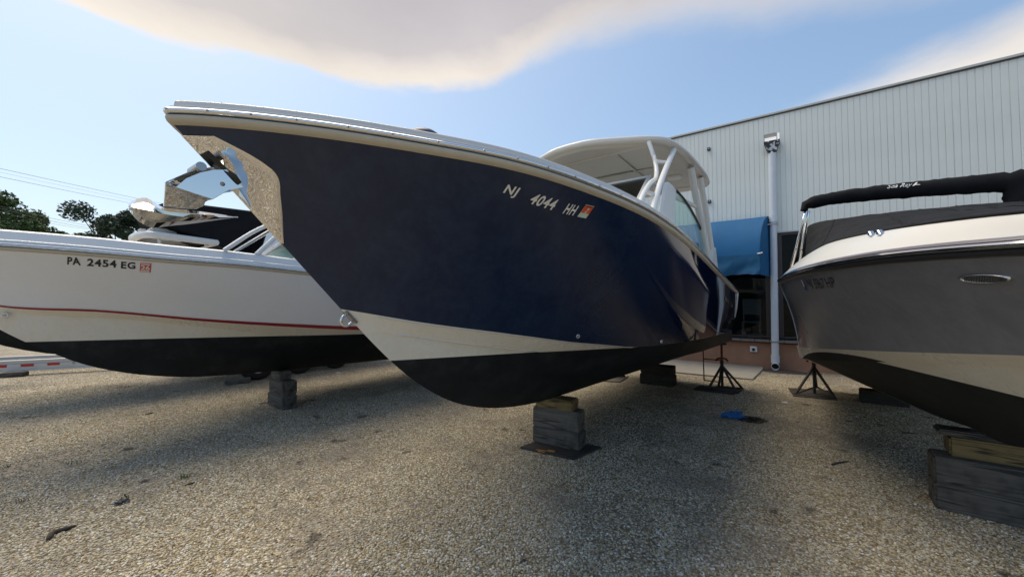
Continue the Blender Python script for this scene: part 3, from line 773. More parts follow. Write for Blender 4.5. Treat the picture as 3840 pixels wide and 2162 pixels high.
timber('timber_block', 'upper square block of the stack under the white boat', -3.525, 5.967, 0.211, (0.55, 0.20, 0.21), aW-0.03, M_weath, GRP, seed=7)
timber('timber_block', 'short split block wedged on top of the stack under the white boat', -3.56, 5.98, 0.422, (0.30, 0.17, 0.128), aW+0.04, M_weath2, GRP, seed=8)
RP = 1.15*W2+4.46*U2
def right_w(s, t): return RP+s*U2+t*W2
aR = math.atan2(-0.63, 0.775)
q = right_w(0.03, 0.04)
timber('timber_block', 'broad bottom block of the stack under the grey boat', q[0], q[1], 0.0, (0.62, 0.26, 0.20), aR, M_weath, GRP, seed=9)
timber('timber_block', 'cracked second block of the stack under the grey boat', q[0], q[1], 0.201, (0.62, 0.25, 0.20), aR+0.005, M_weath, GRP, seed=10)
q = right_w(0.10, 0.11)
timber('timber_block', 'yellow pine block third up in the stack under the grey boat', q[0], q[1], 0.402, (0.55, 0.22, 0.145), aR, M_pine, GRP, seed=11)
q = right_w(0.12, 0.02)
timber('timber_block', 'thin grey top block under the keel of the grey boat', q[0], q[1], 0.548, (0.48, 0.19, 0.045), aR+0.02, M_weath2, GRP, seed=12)
q = right_w(3.95, 0.0)
timber('timber_block', 'dark squat block under the stern of the grey boat', q[0], q[1], 0.0, (0.56, 0.30, 0.195), aR, M_oily_shaded, GRP, seed=13)  # near-black wood puts the hull's shadow into this block's colour

# ================================================================== navy boat
navy = thing('navy_boat', 'large navy blue powerboat with white hardtop and chrome bow plate on keel blocks', 'boat', (BP[0], BP[1], 0), YAW)
B = Boat(BP, navy, 1)
K = [(-2.445, 0, 1.408), (-2.244, 0, 1.217), (-2.109, 0, 1.102), (-1.923, 0, .971), (-1.759, 0, .876), (-1.579, 0, .794), (-1.381, 0, .728), (-1.162, 0, .673), (-.916, 0, .628), (-.524, 0, .58), (.09, 0, .545), (1.144, 0, .505), (2.247, 0, .455), (3.114, 0, .423), (4.6, 0, .36)]
C = [(-2.445, 0, 1.41), (-2.269, .072, 1.394), (-2.064, .153, 1.354), (-1.837, .241, 1.31), (-1.582, .335, 1.263), (-1.232, .456, 1.208), (-.929, .555, 1.163), (-.594, .656, 1.12), (-.049, .805, 1.051), (.688, .972, .979), (1.495, 1.107, .958), (2.365, 1.17, .945), (4.65, 1.175, .875)]
N = [(-2.593, 0, 1.559), (-2.451, .073, 1.529), (-2.23, .185, 1.481), (-1.984, .304, 1.436), (-1.704, .431, 1.39), (-1.395, .562, 1.338), (-1.04, .699, 1.279), (-.735, .806, 1.241), (-.236, .96, 1.183), (.077, 1.042, 1.172), (.688, 1.165, 1.165), (1.747, 1.262, 1.15), (3.2, 1.25, 1.10), (4.62, 1.2, 1.05)]
S = [(-3.366, 0, 2.362), (-3.331, .053, 2.359), (-3.193, .226, 2.348), (-2.982, .44, 2.332), (-2.657, .712, 2.307), (-2.251, .993, 2.276), (-1.70, 1.200, 2.234), (-1.166, 1.318, 2.192), (-.751, 1.358, 2.16), (-.067, 1.377, 2.107), (1.241, 1.36, 2.006), (2.326, 1.335, 1.923), (4.72, 1.29, 1.752)]
build_hull(B, K, C, N, S, (M_navy, M_cream, M_bottom), ((-2.244, 0, 1.217), 0.0172, 0, 1))
hull_lines(B, M_capw, M_bottom, -0.3, -1.12)
B.ring = ring(catmull(S, 120, 1.7))
sweep(B, [(-.004, -.006), (.010, -.001), (.021, .008), (.025, .018), (.023, .028), (.014, .033), (0, .034)], 'rub_rail', M_vinyl)
sweep(B, [(.012, .0335), (.024, .035), (.031, .041), (.033, .048), (.030, .055), (.022, .060), (.012, .061)], 'rail_insert', M_steel)
sweep(B, [(.008, .056), (.013, .062), (.012, .070), (.004, .074), (-.002, .078), (-.006, .100), (-.014, .106), (-.035, .112), (-.09, .125), (-.20, .135)], 'gunwale', M_capw, angle=0.5)
deck(B, -.20, .135, 0.03, 'deck', M_capw)
rs = MB(); Pp, Np = B.ring
_last = 9.0
for i in range(3, len(Pp)-3):
    if Pp[i][1] < -0.3 or np.linalg.norm(Pp[i]-_last) < 0.17: continue
    _last = Pp[i].copy()
    c_ = Pp[i].copy(); c_[:2] += Np[i]*0.033; c_[2] += 0.048
    rs.lathe([(0, .004), (.004, .003), (.006, 0)], B.lp(*c_), 8, Matrix.Rotation(math.atan2(-Np[i][1], Np[i][0]), 3, 'Z') @ Matrix.Rotation(math.pi/2, 3, 'Y'))
rs.build('rail_screws', M_dsteel, navy, kind='stuff')

# bow plate
Lp = [(690, 506), (735, 553.5), (790, 613), (830, 657), (862, 693), (895, 729), (950, 789), (1005, 849), (1062, 911)]
Rp = [(803, 509), (870, 543), (960, 592), (1000, 619), (1027, 641), (1045, 668), (1052, 731), (1061, 820), (1066.5, 911)]
Li = catmull(Lp, 40); Ri = catmull(Rp, 40); rows = []
for a, c in zip(Li, Ri):
    r = []
    for v in np.linspace(0.012, 1, 14):
        h, nrm = B.hit(*(a*(1-v)+c*v))
        if h is None: h = r[-1]; nrm = Vector((0, 0, 0))
        r.append(h+nrm*(0.006*min(1, (1-v)*8+0.35)))
    r[0] = Vector((r[0].x-0.006, 0.0, r[0].z)); rows.append(r)
mb = MB().grid(rows); mb.grid([[(p[0], -p[1], p[2]) for p in r] for r in rows]); mb.build('bow_plate', M_polish, navy, True)
# anchor roller
rol = MB()
cheek = [(659.7, 701.6), (698, 669), (751.6, 646.8), (802, 636.4), (849.5, 636.4), (913, 701.6), (858, 712), (796, 746)]
ck = [B.on_t(*p, 0.055) for p in cheek]
MB().poly(ck, (0, 0.005, 0)).build('roller_cheek', M_polish, navy)
MB().poly([Vector((p.x, -p.y, p.z)) for p in ck], (0, -0.005, 0)).build('roller_cheek', M_polish, navy)
cx_ = B.on_t(834.6, 689.8, 0.055)
MB().lathe([(0, .006), (.007, .005), (.010, 0)], cx_+Vector((0, -0.0005, 0)), 14, Matrix.Rotation(math.pi/2, 3, 'X')).build('bolt', M_dsteel, navy, True)
cr = B.on_t(738, 634, 0.0)
MB().tube([(cr.x, -0.062, cr.z), (cr.x, 0.062, cr.z)], 0.0195, 20).build('roller', M_dsteel, navy, True, angle=0.8)
ch_q = [(757, 575), (778, 565), (815, 600), (850, 634), (884, 658), (906, 688), (878, 672), (846, 642), (803, 620)]
ch_h = [B.hit(*p) for p in ch_q]; ch_n = sum((h_[1] for h_ in ch_h if h_[0] is not None), Vector()).normalized()
MB().poly([h_[0]+ch_n*0.002 for h_ in ch_h if h_[0] is not None], ch_n*0.020).build('anchor_chute', M_blackv, navy, bevel=0.003)
# bow eye
ue = [(1302, 1176), (1286, 1187), (1278, 1203), (1287, 1219), (1302, 1221), (1322, 1204)]
MB().tube(catmull([B.on_t(*p, 0.0) for p in ue], 18), 0.0075, 10).build('bow_eye', M_steel, navy, True)
MB().poly([B.on_t(*p, 0.0)+Vector((0, -0.02, 0)) for p in ((1290, 1168), (1330, 1212), (1336, 1207), (1297, 1164))], (0, 0.04, 0)).build('eye_plate', M_dsteel, navy)
for px, py, r in ((2166.6, 1259, .019), (2479, 1280, .020)):
    h, nrm = B.hit(px, py)
    if h is None: continue
    MB().lathe([(r*.62, .0), (r*.62, .006), (r*.82, .010), (r, .006), (r, 0)], h, 20, nrm.to_track_quat('Z', 'Y').to_matrix()).build('hull_fitting', M_steel, navy, True)
# registration
def reg(b, groups, bold, m, root, shear=0.0):
    for txt, q in groups:
        Vt, Ft = textmesh(txt, bold, shear, 1.12 if bold > 0.015 else 1.0); sticker(b, q, Vt, Ft, 'registration_letters', m, root)
reg(B, [('NJ', [(1905.5, 690.4), (1952.7, 704.5), (1926, 743.5), (1878.6, 730.3)]), ('4044', [(2009, 723), (2096.9, 749), (2069, 787.5), (1978, 760)]),
        ('HH', [(2133, 762), (2171.4, 771.3), (2147.6, 807.5), (2108, 798.6)])], 0.024, M_lett, navy)
dq = [(2197, 766), (2228, 772.8), (2196, 818), (2163.5, 811)]
M_dm = simple('decal_mint', (0.55, 0.66, 0.55), 0.4, var=0.06, vscale=200); M_dr = simple('decal_orange', (0.72, 0.10, 0.035), 0.4)
d0 = sticker(B, dq, *sqgrid(4), 'registration_decal', M_dm, navy, 0.003)
d1 = sticker(B, subq(dq, 0.02, 0.98, 0.36, 0.97), *sqgrid(4), 'decal_field', M_dr, d0, 0.0045)
sticker(B, subq(dq, 0.36, 0.66, 0.30, 0.82), [(0.5, 0, 0), (0.8, .3, 0), (.55, .5, 0), (1, .75, 0), (.7, 1, 0), (.3, .85, 0), (.45, .55, 0), (0, .3, 0)], [(0, 1, 2, 7), (2, 3, 4, 5, 6), (2, 6, 7)], 'decal_map', M_dm, d0, 0.006)
sticker(B, subq(dq, 0.1, 0.9, 0.86, 0.93), *SQ, 'decal_bar', simple('decal_dark', (0.12, 0.03, 0.02), 0.5), d0, 0.006)
# maker's badge near the stern: slanted chrome strokes
bd = MB()
for i, (x0, x1) in enumerate(((2717, 2722), (2722, 2726), (2728, 2731), (2733, 2736), (2738, 2741), (2742, 2745))):
    y0 = 1112+i*4.2; pq_ = [B.hit(x0, y0)[0], B.hit(x1, y0+2)[0], B.hit(x1+2, y0+20)[0], B.hit(x0+2, y0+18)[0]]
    if all(p is not None for p in pq_): bd.poly([p+Vector((0, -0.003, 0)) for p in pq_], (0, -0.008, 0))
if bd.v: bd.build('chrome_badge', M_steel, navy)

def tubes(b, name, specs, m, root):
    for path, r, sq in specs:
        MB().tube(catmull([b.lp(*p) for p in path], 22), r, 14, sq=sq).build(name, m, root, True, angle=0.9)

def superstructure(b, root, ds, dz, under, full=True):
    sh = lambda L: [(s+ds, t, z+dz) for s, t, z in L]
    legs = [([(.59, .85, 3.42), (.56, .93, 3.157), (.40, .98, 2.95), (.04, 1.02, 2.78), (-.45, 1.08, 2.5), (-.78, 1.12, 2.22)], 0.024, None),
            ([(1.0, 1.03, 3.42), (.46, 1.06, 3.02), (-.20, 1.12, 2.49), (-.46, 1.15, 2.20)], 0.030, None),
            ([(1.78, 1.06, 3.42), (2.04, 1.08, 3.04), (2.31, 1.10, 2.685), (2.52, 1.12, 2.37), (2.75, 1.13, 1.98)], 0.045, None),
            ([(2.33, 1.08, 3.43), (2.6, 1.10, 3.02), (2.83, 1.12, 2.59), (3.06, 1.13, 2.23), (3.2, 1.14, 1.93)], 0.042, None)]
    bars = [([(.535, .94, 3.16), (.66, 1.04, 3.16)], 0.020, None), ([(-.25, 1.055, 2.62), (-.03, 1.10, 2.62)], 0.020, None),
            ([(1.2, .72, 3.12), (1.6, .86, 3.03), (2.08, 1.06, 2.95)], 0.030, None)]
    for sg in (1, -1):
        if not full and sg < 0: legs = legs[2:]; bars = []
        tubes(b, 'hardtop_leg', [(sh([(s, t*sg, z) for s, t, z in L]), r, q) for L, r, q in legs], M_wpaint, root)
        tubes(b, 'leg_brace', [(sh([(s, t*sg, z) for s, t, z in L]), r, q) for L, r, q in bars], M_wpaint, root)
        pl = sh([(2.86, 1.155*sg, 2.42), (3.10, 1.165*sg, 2.47), (3.34, 1.175*sg, 1.95), (2.70, 1.165*sg, 1.95)])
        MB().poly([b.lp(*p) for p in pl], (0, 0.035*sg, 0)).build('leg_foot', M_wpaint, root, bevel=0.008)
    # hardtop shell
    hf = [(.27, 0), (.285, .2), (.37, .42), (.46, .60), (.60, .85), (.75, 1.0), (.96, 1.07), (1.32, 1.12), (1.86, 1.15), (2.66, 1.15), (2.88, 1.125), (3.02, 1.05), (3.06, .90), (3.07, .45), (3.07, 0)]
    hs = catmull([(s, t, 0) for s, t in hf], 60)
    out = [(p[0], p[1]) for p in hs]+[(p[0], -p[1]) for p in hs[::-1][1:-1]]
    def loop(inset, z, crown=0.0):
        r = []
        for s, t in out:
            cs, ct = 1.68, 0.0; dx, dy = s-cs, t-ct; L_ = math.hypot(dx, dy); k = max(L_-inset, 0.02)/L_
            r.append(b.lp(cs+dx*k+ds, ct+dy*k, z+dz+crown*(1-((ct+dy*k)/1.15)**2)))
        return r
    def loop2(z, crown): return [b.lp(1.68+(s-1.68)*.002+ds, t*.002, z+dz+crown) for s, t in out]
    m = MB().grid([loop(.10, 3.452), loop(.035, 3.442), (loop(.006, 3.455)), loop(0, 3.475), loop(.008, 3.497), loop(.05, 3.520), loop(.25, 3.53, .03), loop(.6, 3.535, .05), loop(1.1, 3.535, .055), loop2(3.535, .055)], True)
    m.build('hardtop', M_capw, root, True, angle=0.9)
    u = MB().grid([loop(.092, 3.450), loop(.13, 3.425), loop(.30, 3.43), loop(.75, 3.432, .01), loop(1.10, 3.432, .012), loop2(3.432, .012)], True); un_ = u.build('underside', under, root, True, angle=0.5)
    if full:
        for (s0, s1, t0, t1) in ((.75, 2.7, .38, .42), (.75, 2.7, -.42, -.38), (1.5, 1.55, -.9, .9), (2.7, 2.76, -.9, .9), (.70, .75, -.8, .8)):
            MB().box(b.lp((s0+s1)/2+ds, (t0+t1)/2, 3.427+dz), (s1-s0, t1-t0, 0.02)).build('moulded_rib', under, un_, bevel=0.008)
        p = b.on_z(2529.8, 666.8, 3.41)
        MB().lathe([(0, -.006), (.06, -.012), (.085, -.016), (.095, -.004), (.096, .02)], p, 28).build('speaker', M_wpaint, un_, True)
    # windshield
    P3 = lambda s, t, z: b.lp(s+ds, t, z+dz)
    MB().poly([P3(-.30, .82, 2.22), P3(-.30, -.82, 2.22), P3(.72, -.80, 3.05), P3(.72, .80, 3.05)], (0.004, 0, -0.005)).build('windshield_glass', M_glass, root)
    for sg in (1, -1):
        MB().tube([P3(-.32, .83*sg, 2.20), P3(.72, .81*sg, 3.06)], 0.022, 10).build('windshield_post', M_wpaint, root, True)
        MB().tube([P3(-.29, .80*sg, 2.20), P3(.745, .775*sg, 3.045)], 0.011, 8).build('windshield_seal', M_blackv, root, True)
        sg_pts = [(.60, 1.08, 2.20), (1.20, 1.0, 2.965), (1.45, 1.02, 2.93), (1.723, 1.04, 2.862), (2.0, 1.06, 2.77), (2.27, 1.075, 2.66), (2.5, 1.09, 2.53), (2.72, 1.10, 2.36), (2.85, 1.11, 2.12)]
        g = [P3(s, t*sg, z) for s, t, z in sg_pts]
        n_ = len(g); MB().add(g, [(0, i, i+1) for i in range(1, n_-1)]).build('side_glass', M_glass, root)
        MB().tube(catmull([P3(s, t*sg+0.006*sg, z+.01) for s, t, z in sg_pts[1:]], 26), 0.016, 8).build('glass_trim', M_blackv, root, True)
        cp_ = [(-.02, 1.06, 2.18), (.59, 1.085, 2.18), (1.19, 1.005, 2.975), (1.08, .995, 3.01), (.92, .985, 3.02), (.80, .965, 2.99)]
        MB().poly([P3(s, t*sg, z) for s, t, z in cp_], (0, 0.012*sg, 0)).build('corner_panel', M_wpaint, root, bevel=0.004)
    MB().tube([P3(.73, .83, 3.065), P3(.73, -.83, 3.065)], 0.018, 10).build('windshield_header', M_wpaint, root, True)
    MB().tube([P3(.735, .81, 3.04), P3(.735, -.81, 3.04)], 0.012, 8).build('header_seal', M_blackv, root, True)
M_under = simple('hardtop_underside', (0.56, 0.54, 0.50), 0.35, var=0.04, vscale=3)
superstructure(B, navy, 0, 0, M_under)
# helm console box, mostly hidden behind the gunwale
MB().box(B.lp(0.75, 0.55, 2.30), (0.7, 0.75, 0.45)).build('console', M_capw, navy, bevel=0.05, seg=2)
MB().box(B.lp(0.75, -0.55, 2.30), (0.7, 0.75, 0.45)).build('console', M_capw, navy, bevel=0.05, seg=2)
p = B.on_t(1588, 486, 0.12)
MB().lathe([(0.125, -.42), (0.125, -.06), (0.115, -.02), (0.085, .003), (0.035, .010), (0, .011)], p+Vector((0, 0, -.026)), 28).build('bow_cushion', simple('navy_vinyl', (0.012, 0.02, 0.06), 0.4), navy, True)
MB().box(B.lp(4.735, 0, 1.40), (0.012, 2.30, 0.55)).build('transom_panel', M_navy, navy)
for sg in (1, -1):
    for o_ in (0.0, 0.09): MB().tube(catmull([B.lp(4.735-o_, 1.298*sg, 1.76), B.lp(4.725-o_, 1.275*sg, 1.5), B.lp(4.70-o_, 1.25*sg, 1.30)], 8), [.014, .014, .014, .014, .014, .012, .008, .003], 8).build('transom_trim', M_wpaint, navy, True)

# ------------------------------------------------------------------ anchor
an = thing('anchor', 'polished stainless plough anchor hanging in the bow roller of the navy boat', 'anchor', (BP[0], BP[1], 0), YAW)
shk = [(621, 681), (615, 773), (660, 779), (704, 781), (738, 783), (765, 771), (772, 752), (800, 746), (855, 715), (850, 660), (805, 624), (716, 640)]
MB().poly([B.on_t(*p, 0.034-(p[1]-620)/160*0.060) for p in shk], (0, 0.016, 0)).build('shank', M_polish, an, bevel=0.002)
hc = B.on_t(636, 692, 0.009); MB().lathe([(.006, 0), (.008, .0015), (.0098, 0), (.0098, -.02), (.006, -.02)], hc+Vector((0, -0.0095, 0)), 18, Matrix.Rotation(math.pi/2, 3, 'X')).build('shank_eye', M_dsteel, an, True)
MB().tube([B.on_t(636, 692, 0.0185), B.on_t(636, 692, 0.0188)], 0.0065, 16).build('eye_sky_disc', M_wpaint, an)  # white disc painted in for the bright sky seen through the shank
Uf = [(893, 814), (790, 798), (705, 787), (640, 781), (612, 777), (590, 766), (548, 741), (505, 748), (481, 760)]
Rf = [(893, 814), (790, 815), (700, 814), (650, 808), (620, 803), (590, 797), (555, 788), (510, 780), (482, 772)]
Lf_ = [(893, 814), (800, 827), (729, 837), (690, 842), (666, 844), (620, 849), (569, 853), (515, 826), (485, 790)]
def frow(P_, t_): return [B.on_t(*p, t_*min(1, k_/2.0)) for k_, p in enumerate(P_)]
r0, r1, r2 = (catmull(frow(P_, t_), 26) for P_, t_ in ((Uf, 0.0), (Rf, 0.085), (Lf_, -0.055)))
rows = []
for a_, c_, d_ in zip(r0, r1, r2):
    rows.append([Vector(a_), Vector(a_*.45+c_*.55), Vector(c_), Vector(c_*.55+d_*.45), Vector(d_)])
fl_ = MB().grid(rows).build('fluke', M_polish, an, True, angle=0.5)
fl_.modifiers.new('s', 'SOLIDIFY').thickness = 0.004

# ================================================================== white boat
WP = np.array([-3.53, 5.965])
whiteb = thing('white_boat', 'white powerboat with thin red stripe and black bottom on keel blocks', 'boat', (WP[0], WP[1], 0), YAW)
Wb = Boat(WP, whiteb, 1)
Kw = [(-2.87, 0, 1.545), (-2.638, 0, 1.325), (-2.479, 0, 1.19), (-2.242, 0, 1.02), (-2.153, 0, .959), (-1.989, 0, .87), (-1.815, 0, .796), (-1.631, 0, .734), (-1.433, 0, .682), (-1.166, 0, .629), (-.799, 0, .593), (-.183, 0, .557), (1.074, 0, .516), (1.917, 0, .486), (4.6, 0, .40)]
Cw = [(-2.87, 0, 1.548), (-2.655, .07, 1.508), (-1.745, .345, 1.405), (-1.0, .58, 1.27), (-.21, .80, 1.136), (.8, 1.0, 1.02), (2.0, 1.13, .96), (4.6, 1.15, .90)]
Nw = [(-3.0, 0, 1.665), (-2.67, .12, 1.555), (-1.99, .38, 1.488), (-1.18, .70, 1.365), (-.3, .98, 1.262), (.563, 1.165, 1.180), (2.0, 1.25, 1.12), (4.6, 1.25, 1.02)]
Sw = [(-3.45, 0, 2.10), (-3.42, .05, 2.098), (-3.3, .15, 2.094), (-3.05, .31, 2.086), (-2.669, .54, 2.074), (-2.168, .804, 2.05), (-1.587, 1.035, 2.014), (-1.141, 1.161, 1.998), (-.271, 1.30, 1.947), (.6, 1.345, 1.90), (2.0, 1.34, 1.82), (4.7, 1.29, 1.68)]
build_hull(Wb, Kw, Cw, Nw, Sw, (M_whiteg, M_cream, M_bottom), ((-2.479, 0, 1.19), 0.024, 0, 1), flare=(0.03, -0.02))
st = MB()
for sg in (1, -1):
    rows = []
    for i in range(len(Wb.N)):
        x = i/(len(Wb.N)-1); a = Wb.N[i]; c = Wb.S[i]; L_ = np.linalg.norm(c-a); k = (0.022+0.045*min(1, x*1.6))/L_
        r = []
        for v in (0.004, k*0.5, k):
            p = a*(1-v)+c*v; r.append((p[0]-0.001, sg*(p[1]+0.003), p[2]))
        rows.append(r)
    st.grid(rows)
st.build('red_stripe', M_red, whiteb, True)
Wb.ring = ring(catmull(Sw, 64, 1.2))
sweep(Wb, [(-.004, -.006), (.010, -.001), (.020, .010), (.022, .022), (.012, .030), (0, .031)], 'rub_rail', M_vinyl)
sweep(Wb, [(.010, .0305), (.022, .034), (.027, .042), (.024, .052), (.010, .056)], 'rail_insert', M_steel)
M_capb = gelcoat('cool_white_gelcoat', (0.66, 0.68, 0.70), 0.18)
sweep(Wb, [(.008, .052), (.010, .060), (.002, .066), (-.004, .085), (-.004, .092), (-.016, .10), (-.040, .150), (-.055, .180), (-.075, .195), (-.12, .200), (-.22, .205)], 'gunwale', M_capb, angle=0.45)
deck(Wb, -.22, .205, 0.02, 'deck', M_capw)
reg(Wb, [('PA', [(253.4, 962), (299.4, 964.6), (303.6, 994.4), (252.2, 990.2)]), ('2454', [(328, 968.3), (436, 975.3), (437.8, 1003), (325.5, 996.4)]),
         ('EG', [(454.7, 979.5), (508, 983), (508, 1008), (453.4, 1005.6)])], 0.030, M_char, whiteb)
dq = [(526, 984.5), (567.7, 986.5), (565, 1021), (524, 1018)]
M_r26 = simple('decal_red', (0.62, 0.06, 0.05), 0.4); M_w26 = simple('decal_white', (0.72, 0.70, 0.68), 0.4)
d0 = sticker(Wb, dq, *sqgrid(3), 'registration_decal', M_r26, whiteb, 0.003)
sticker(Wb, subq(dq, .08, .92, .80, .93), *SQ, 'decal_bar', M_w26, d0, 0.0055); sticker(Wb, subq(dq, .05, .90, .06, .20), *SQ, 'decal_bar', M_w26, d0, 0.0055)
Vt, Ft = textmesh('26', 0.03); sticker(Wb, subq(dq, .08, .92, .26, .76), Vt, Ft, 'decal_number', M_w26, d0, 0.006)
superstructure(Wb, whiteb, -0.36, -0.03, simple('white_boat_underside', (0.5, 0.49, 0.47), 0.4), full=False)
MB().box(Wb.lp(0.4, 0, 2.25), (0.8, 1.9, 0.4)).build('console', M_capw, whiteb, bevel=0.05, seg=2)
h, nrm = Wb.hit(20, 1180)
for px, py in ((18, 1182),):
    r_ = 0.028; p = Wb.on_t(px, py, 0.12)
    MB().lathe([(r_*.4, .0), (r_*.4, .012), (r_*.8, .016), (r_, .006), (r_, -.03)], p, 18, Matrix.Rotation(math.pi/2, 3, 'X')).build('drain_fitting', M_cream, whiteb, True)

# ================================================================== grey boat
greyb = thing('grey_boat', 'graphite grey runabout with black canvas cover and folded bimini on keel blocks', 'boat', (RP[0], RP[1], 0), YAW)
Gb = Boat(RP, greyb, -1)
Kr = [(-2.1, 0, 1.325), (-1.8, 0, 1.17), (-1.45, 0, 1.0), (-1.05, 0, .835), (-.645, 0, .70), (-.38, 0, .646), (.211, 0, .594), (1.07, 0, .476), (1.79, 0, .395), (3.9, 0, .205), (4.6, 0, .15)]
Cr = [(-2.1, 0, 1.33), (-1.85, .13, 1.322), (-1.536, .257, 1.292), (-1.149, .412, 1.24), (-.527, .626, 1.155), (-.016, .769, 1.087), (1.14, .987, .941), (1.773, 1.035, .88), (2.6, 1.04, .79), (4.6, 1.0, .60)]
Nr = [(-2.3, 0, 1.41), (-2.0, .17, 1.385), (-1.691, .303, 1.358), (-1.343, .454, 1.319), (-.737, .677, 1.253), (-.234, .826, 1.204), (.641, 1.01, 1.118), (1.248, 1.07, 1.070), (2.4, 1.09, .98), (4.6, 1.07, .78)]
Sr = [(-2.75, 0, 1.742), (-2.70, .08, 1.746), (-2.6, .16, 1.752), (-2.4, .29, 1.765), (-2.163, .436, 1.78), (-1.913, .586, 1.798), (-1.744, .676, 1.806), (-1.537, .775, 1.812), (-1.332, .861, 1.814), (-1.128, .935, 1.815), (-.83, 1.026, 1.812), (-.367, 1.13, 1.807), (.042, 1.189, 1.80), (.7, 1.235, 1.80), (1.7, 1.248, 1.805), (2.8, 1.245, 1.76), (4.6, 1.2, 1.62)]
pA, pB_, pC = (np.array(q) for q in ((.64, 1.01, 1.085), (-.527, .626, 1.152), (-1.235, .21, 1.105)))
pn = np.cross(pB_-pA, pC-pA); pn = pn if pn[2] > 0 else -pn
build_hull(Gb, Kr, Cr, Nr, Sr, (M_grey, M_cream, M_bottom), (tuple(pB_), pn[0], pn[1], pn[2]), flare=(0.04, 0.05))
Gb.ring = ring(catmull(Sr, 76, 1.15))
sweep(Gb, [(-.004, -.008), (.012, -.004), (.020, .004), (.021, .018), (.012, .022), (0, .022)], 'rub_rail', M_blackv)
sweep(Gb, [(.010, .0215), (.022, .024), (.029, .032), (.030, .040), (.024, .049), (.010, .052)], 'rail_insert', M_steel)
M_lilac = simple('accent_vinyl', (0.13, 0.12, 0.15), 0.3)
sweep(Gb, [(.008, .049), (.010, .056), (.004, .066), (-.004, .070)], 'accent_strip', M_lilac)
inn = catmull([(-2.40, 0, 1.925), (-2.36, .2, 1.925), (-2.2, .37, 1.935), (-2.01, .475, 1.957), (-1.81, .565, 1.977), (-1.53, .665, 2.002), (-1.2, .755, 2.027), (-.78, .855, 2.052), (.1, .95, 2.087), (1.2, .99, 2.115), (2.4, 1.0, 2.06), (4.5, .95, 1.86)], 90)
outp, outn = Gb.ring; hm = len(outp)//2
ou = np.array([[outp[i][0]+outn[i][0]*-.002, max(outp[i][1]+outn[i][1]*-.002, 0), outp[i][2]+.0695] for i in range(hm, -1, -1)]); ou = catmull(ou, 90)
rows = []
for a_, c_ in zip(ou, inn):
    r = []
    for v, up in ((0, 0), (.10, .012), (.25, .030), (.45, .040), (.70, .034), (.88, .018), (.97, .006), (1.0, 0), (1.12, -.03)):
        p = a_*(1-v)+c_*v; r.append((p[0], max(p[1], 0), p[2]+up*0.4))
    rows.append(r)
gm_ = MB().grid([[Gb.lp(*p) for p in r] for r in rows]); gm_.grid([[Gb.lp(p[0], -p[1], p[2]) for p in r] for r in rows])
gunw_r = gm_.build('gunwale', M_capw, greyb, True, angle=0.9)
deck(Gb, -.34, .15, -0.03, 'deck', M_capw)
reg(Gb, [('NJ', [(3021, 1046), (3040, 1044.5), (3052, 1082), (3034, 1083)]), ('5967', [(3048, 1043.6), (3085, 1041), (3098.5, 1080.4), (3061, 1082)]), ('HP', [(3090, 1040), (3124, 1037.4), (3136, 1077), (3107, 1079.6)])], 0.0, M_char, greyb)
dq = [(3004, 1046), (3011, 1045.5), (3029, 1087), (3020, 1088)]
d0 = sticker(Gb, dq, *sqgrid(3), 'registration_decal', simple('decal_blue', (0.02, 0.09, 0.32), 0.35), greyb, 0.003)
if d0: sticker(Gb, subq(dq, .25, .75, .35, .95), *SQ, 'decal_bar', M_w26, d0, 0.006)
# oval hull vent with slats
hv, nv = Gb.hit(3694, 1041); hl, _ = Gb.hit(3596, 1041); hr, _ = Gb.hit(3792, 1043); hu, _ = Gb.hit(3694, 1018)
e1 = (hr-hl)/2; e2 = (hu-hv).normalized()*0.030; nv = (e1.cross(e2)).normalized(); nv = nv if nv.y*(1) > 0 else -nv
o_ = B.Mi
if nv.dot((Gb.Mi @ Vector((0, 0, CAM_H)))-hv) < 0: nv = -nv
cv = (hl+hr)/2*0.5+hv*0.5
vr = MB(); rows = []
for (k, d) in ((1.0, -.004), (1.0, .008), (.93, .012), (.86, .008), (.86, -.004)):
    rows.append([cv+e1*k*math.cos(a)+e2*k*math.sin(a)+nv*d for a in np.linspace(0, 2*math.pi, 41)[:-1]])
ven = vr.grid(rows, True).build('hull_vent', M_steel, greyb, True)
MB().add([cv+e1*.86*math.cos(a)+e2*.86*math.sin(a)+nv*0.0035 for a in np.linspace(0, 2*math.pi, 41)[:-1]], [tuple(range(40))]).build('vent_mesh', simple('vent_bronze', (0.26, 0.24, 0.19), 0.5, 0.3), ven)
for k in range(-7, 8):
    f = k/8.2; q = math.sqrt(max(0, 1-f*f))*0.82
    a = cv+e1*(f*.84-0.03)+e2*(-q)+nv*.006; c = cv+e1*(f*.84+0.03)+e2*q+nv*.006
    MB().tube([a, c], 0.0035, 6).build('slat', M_dsteel, ven)
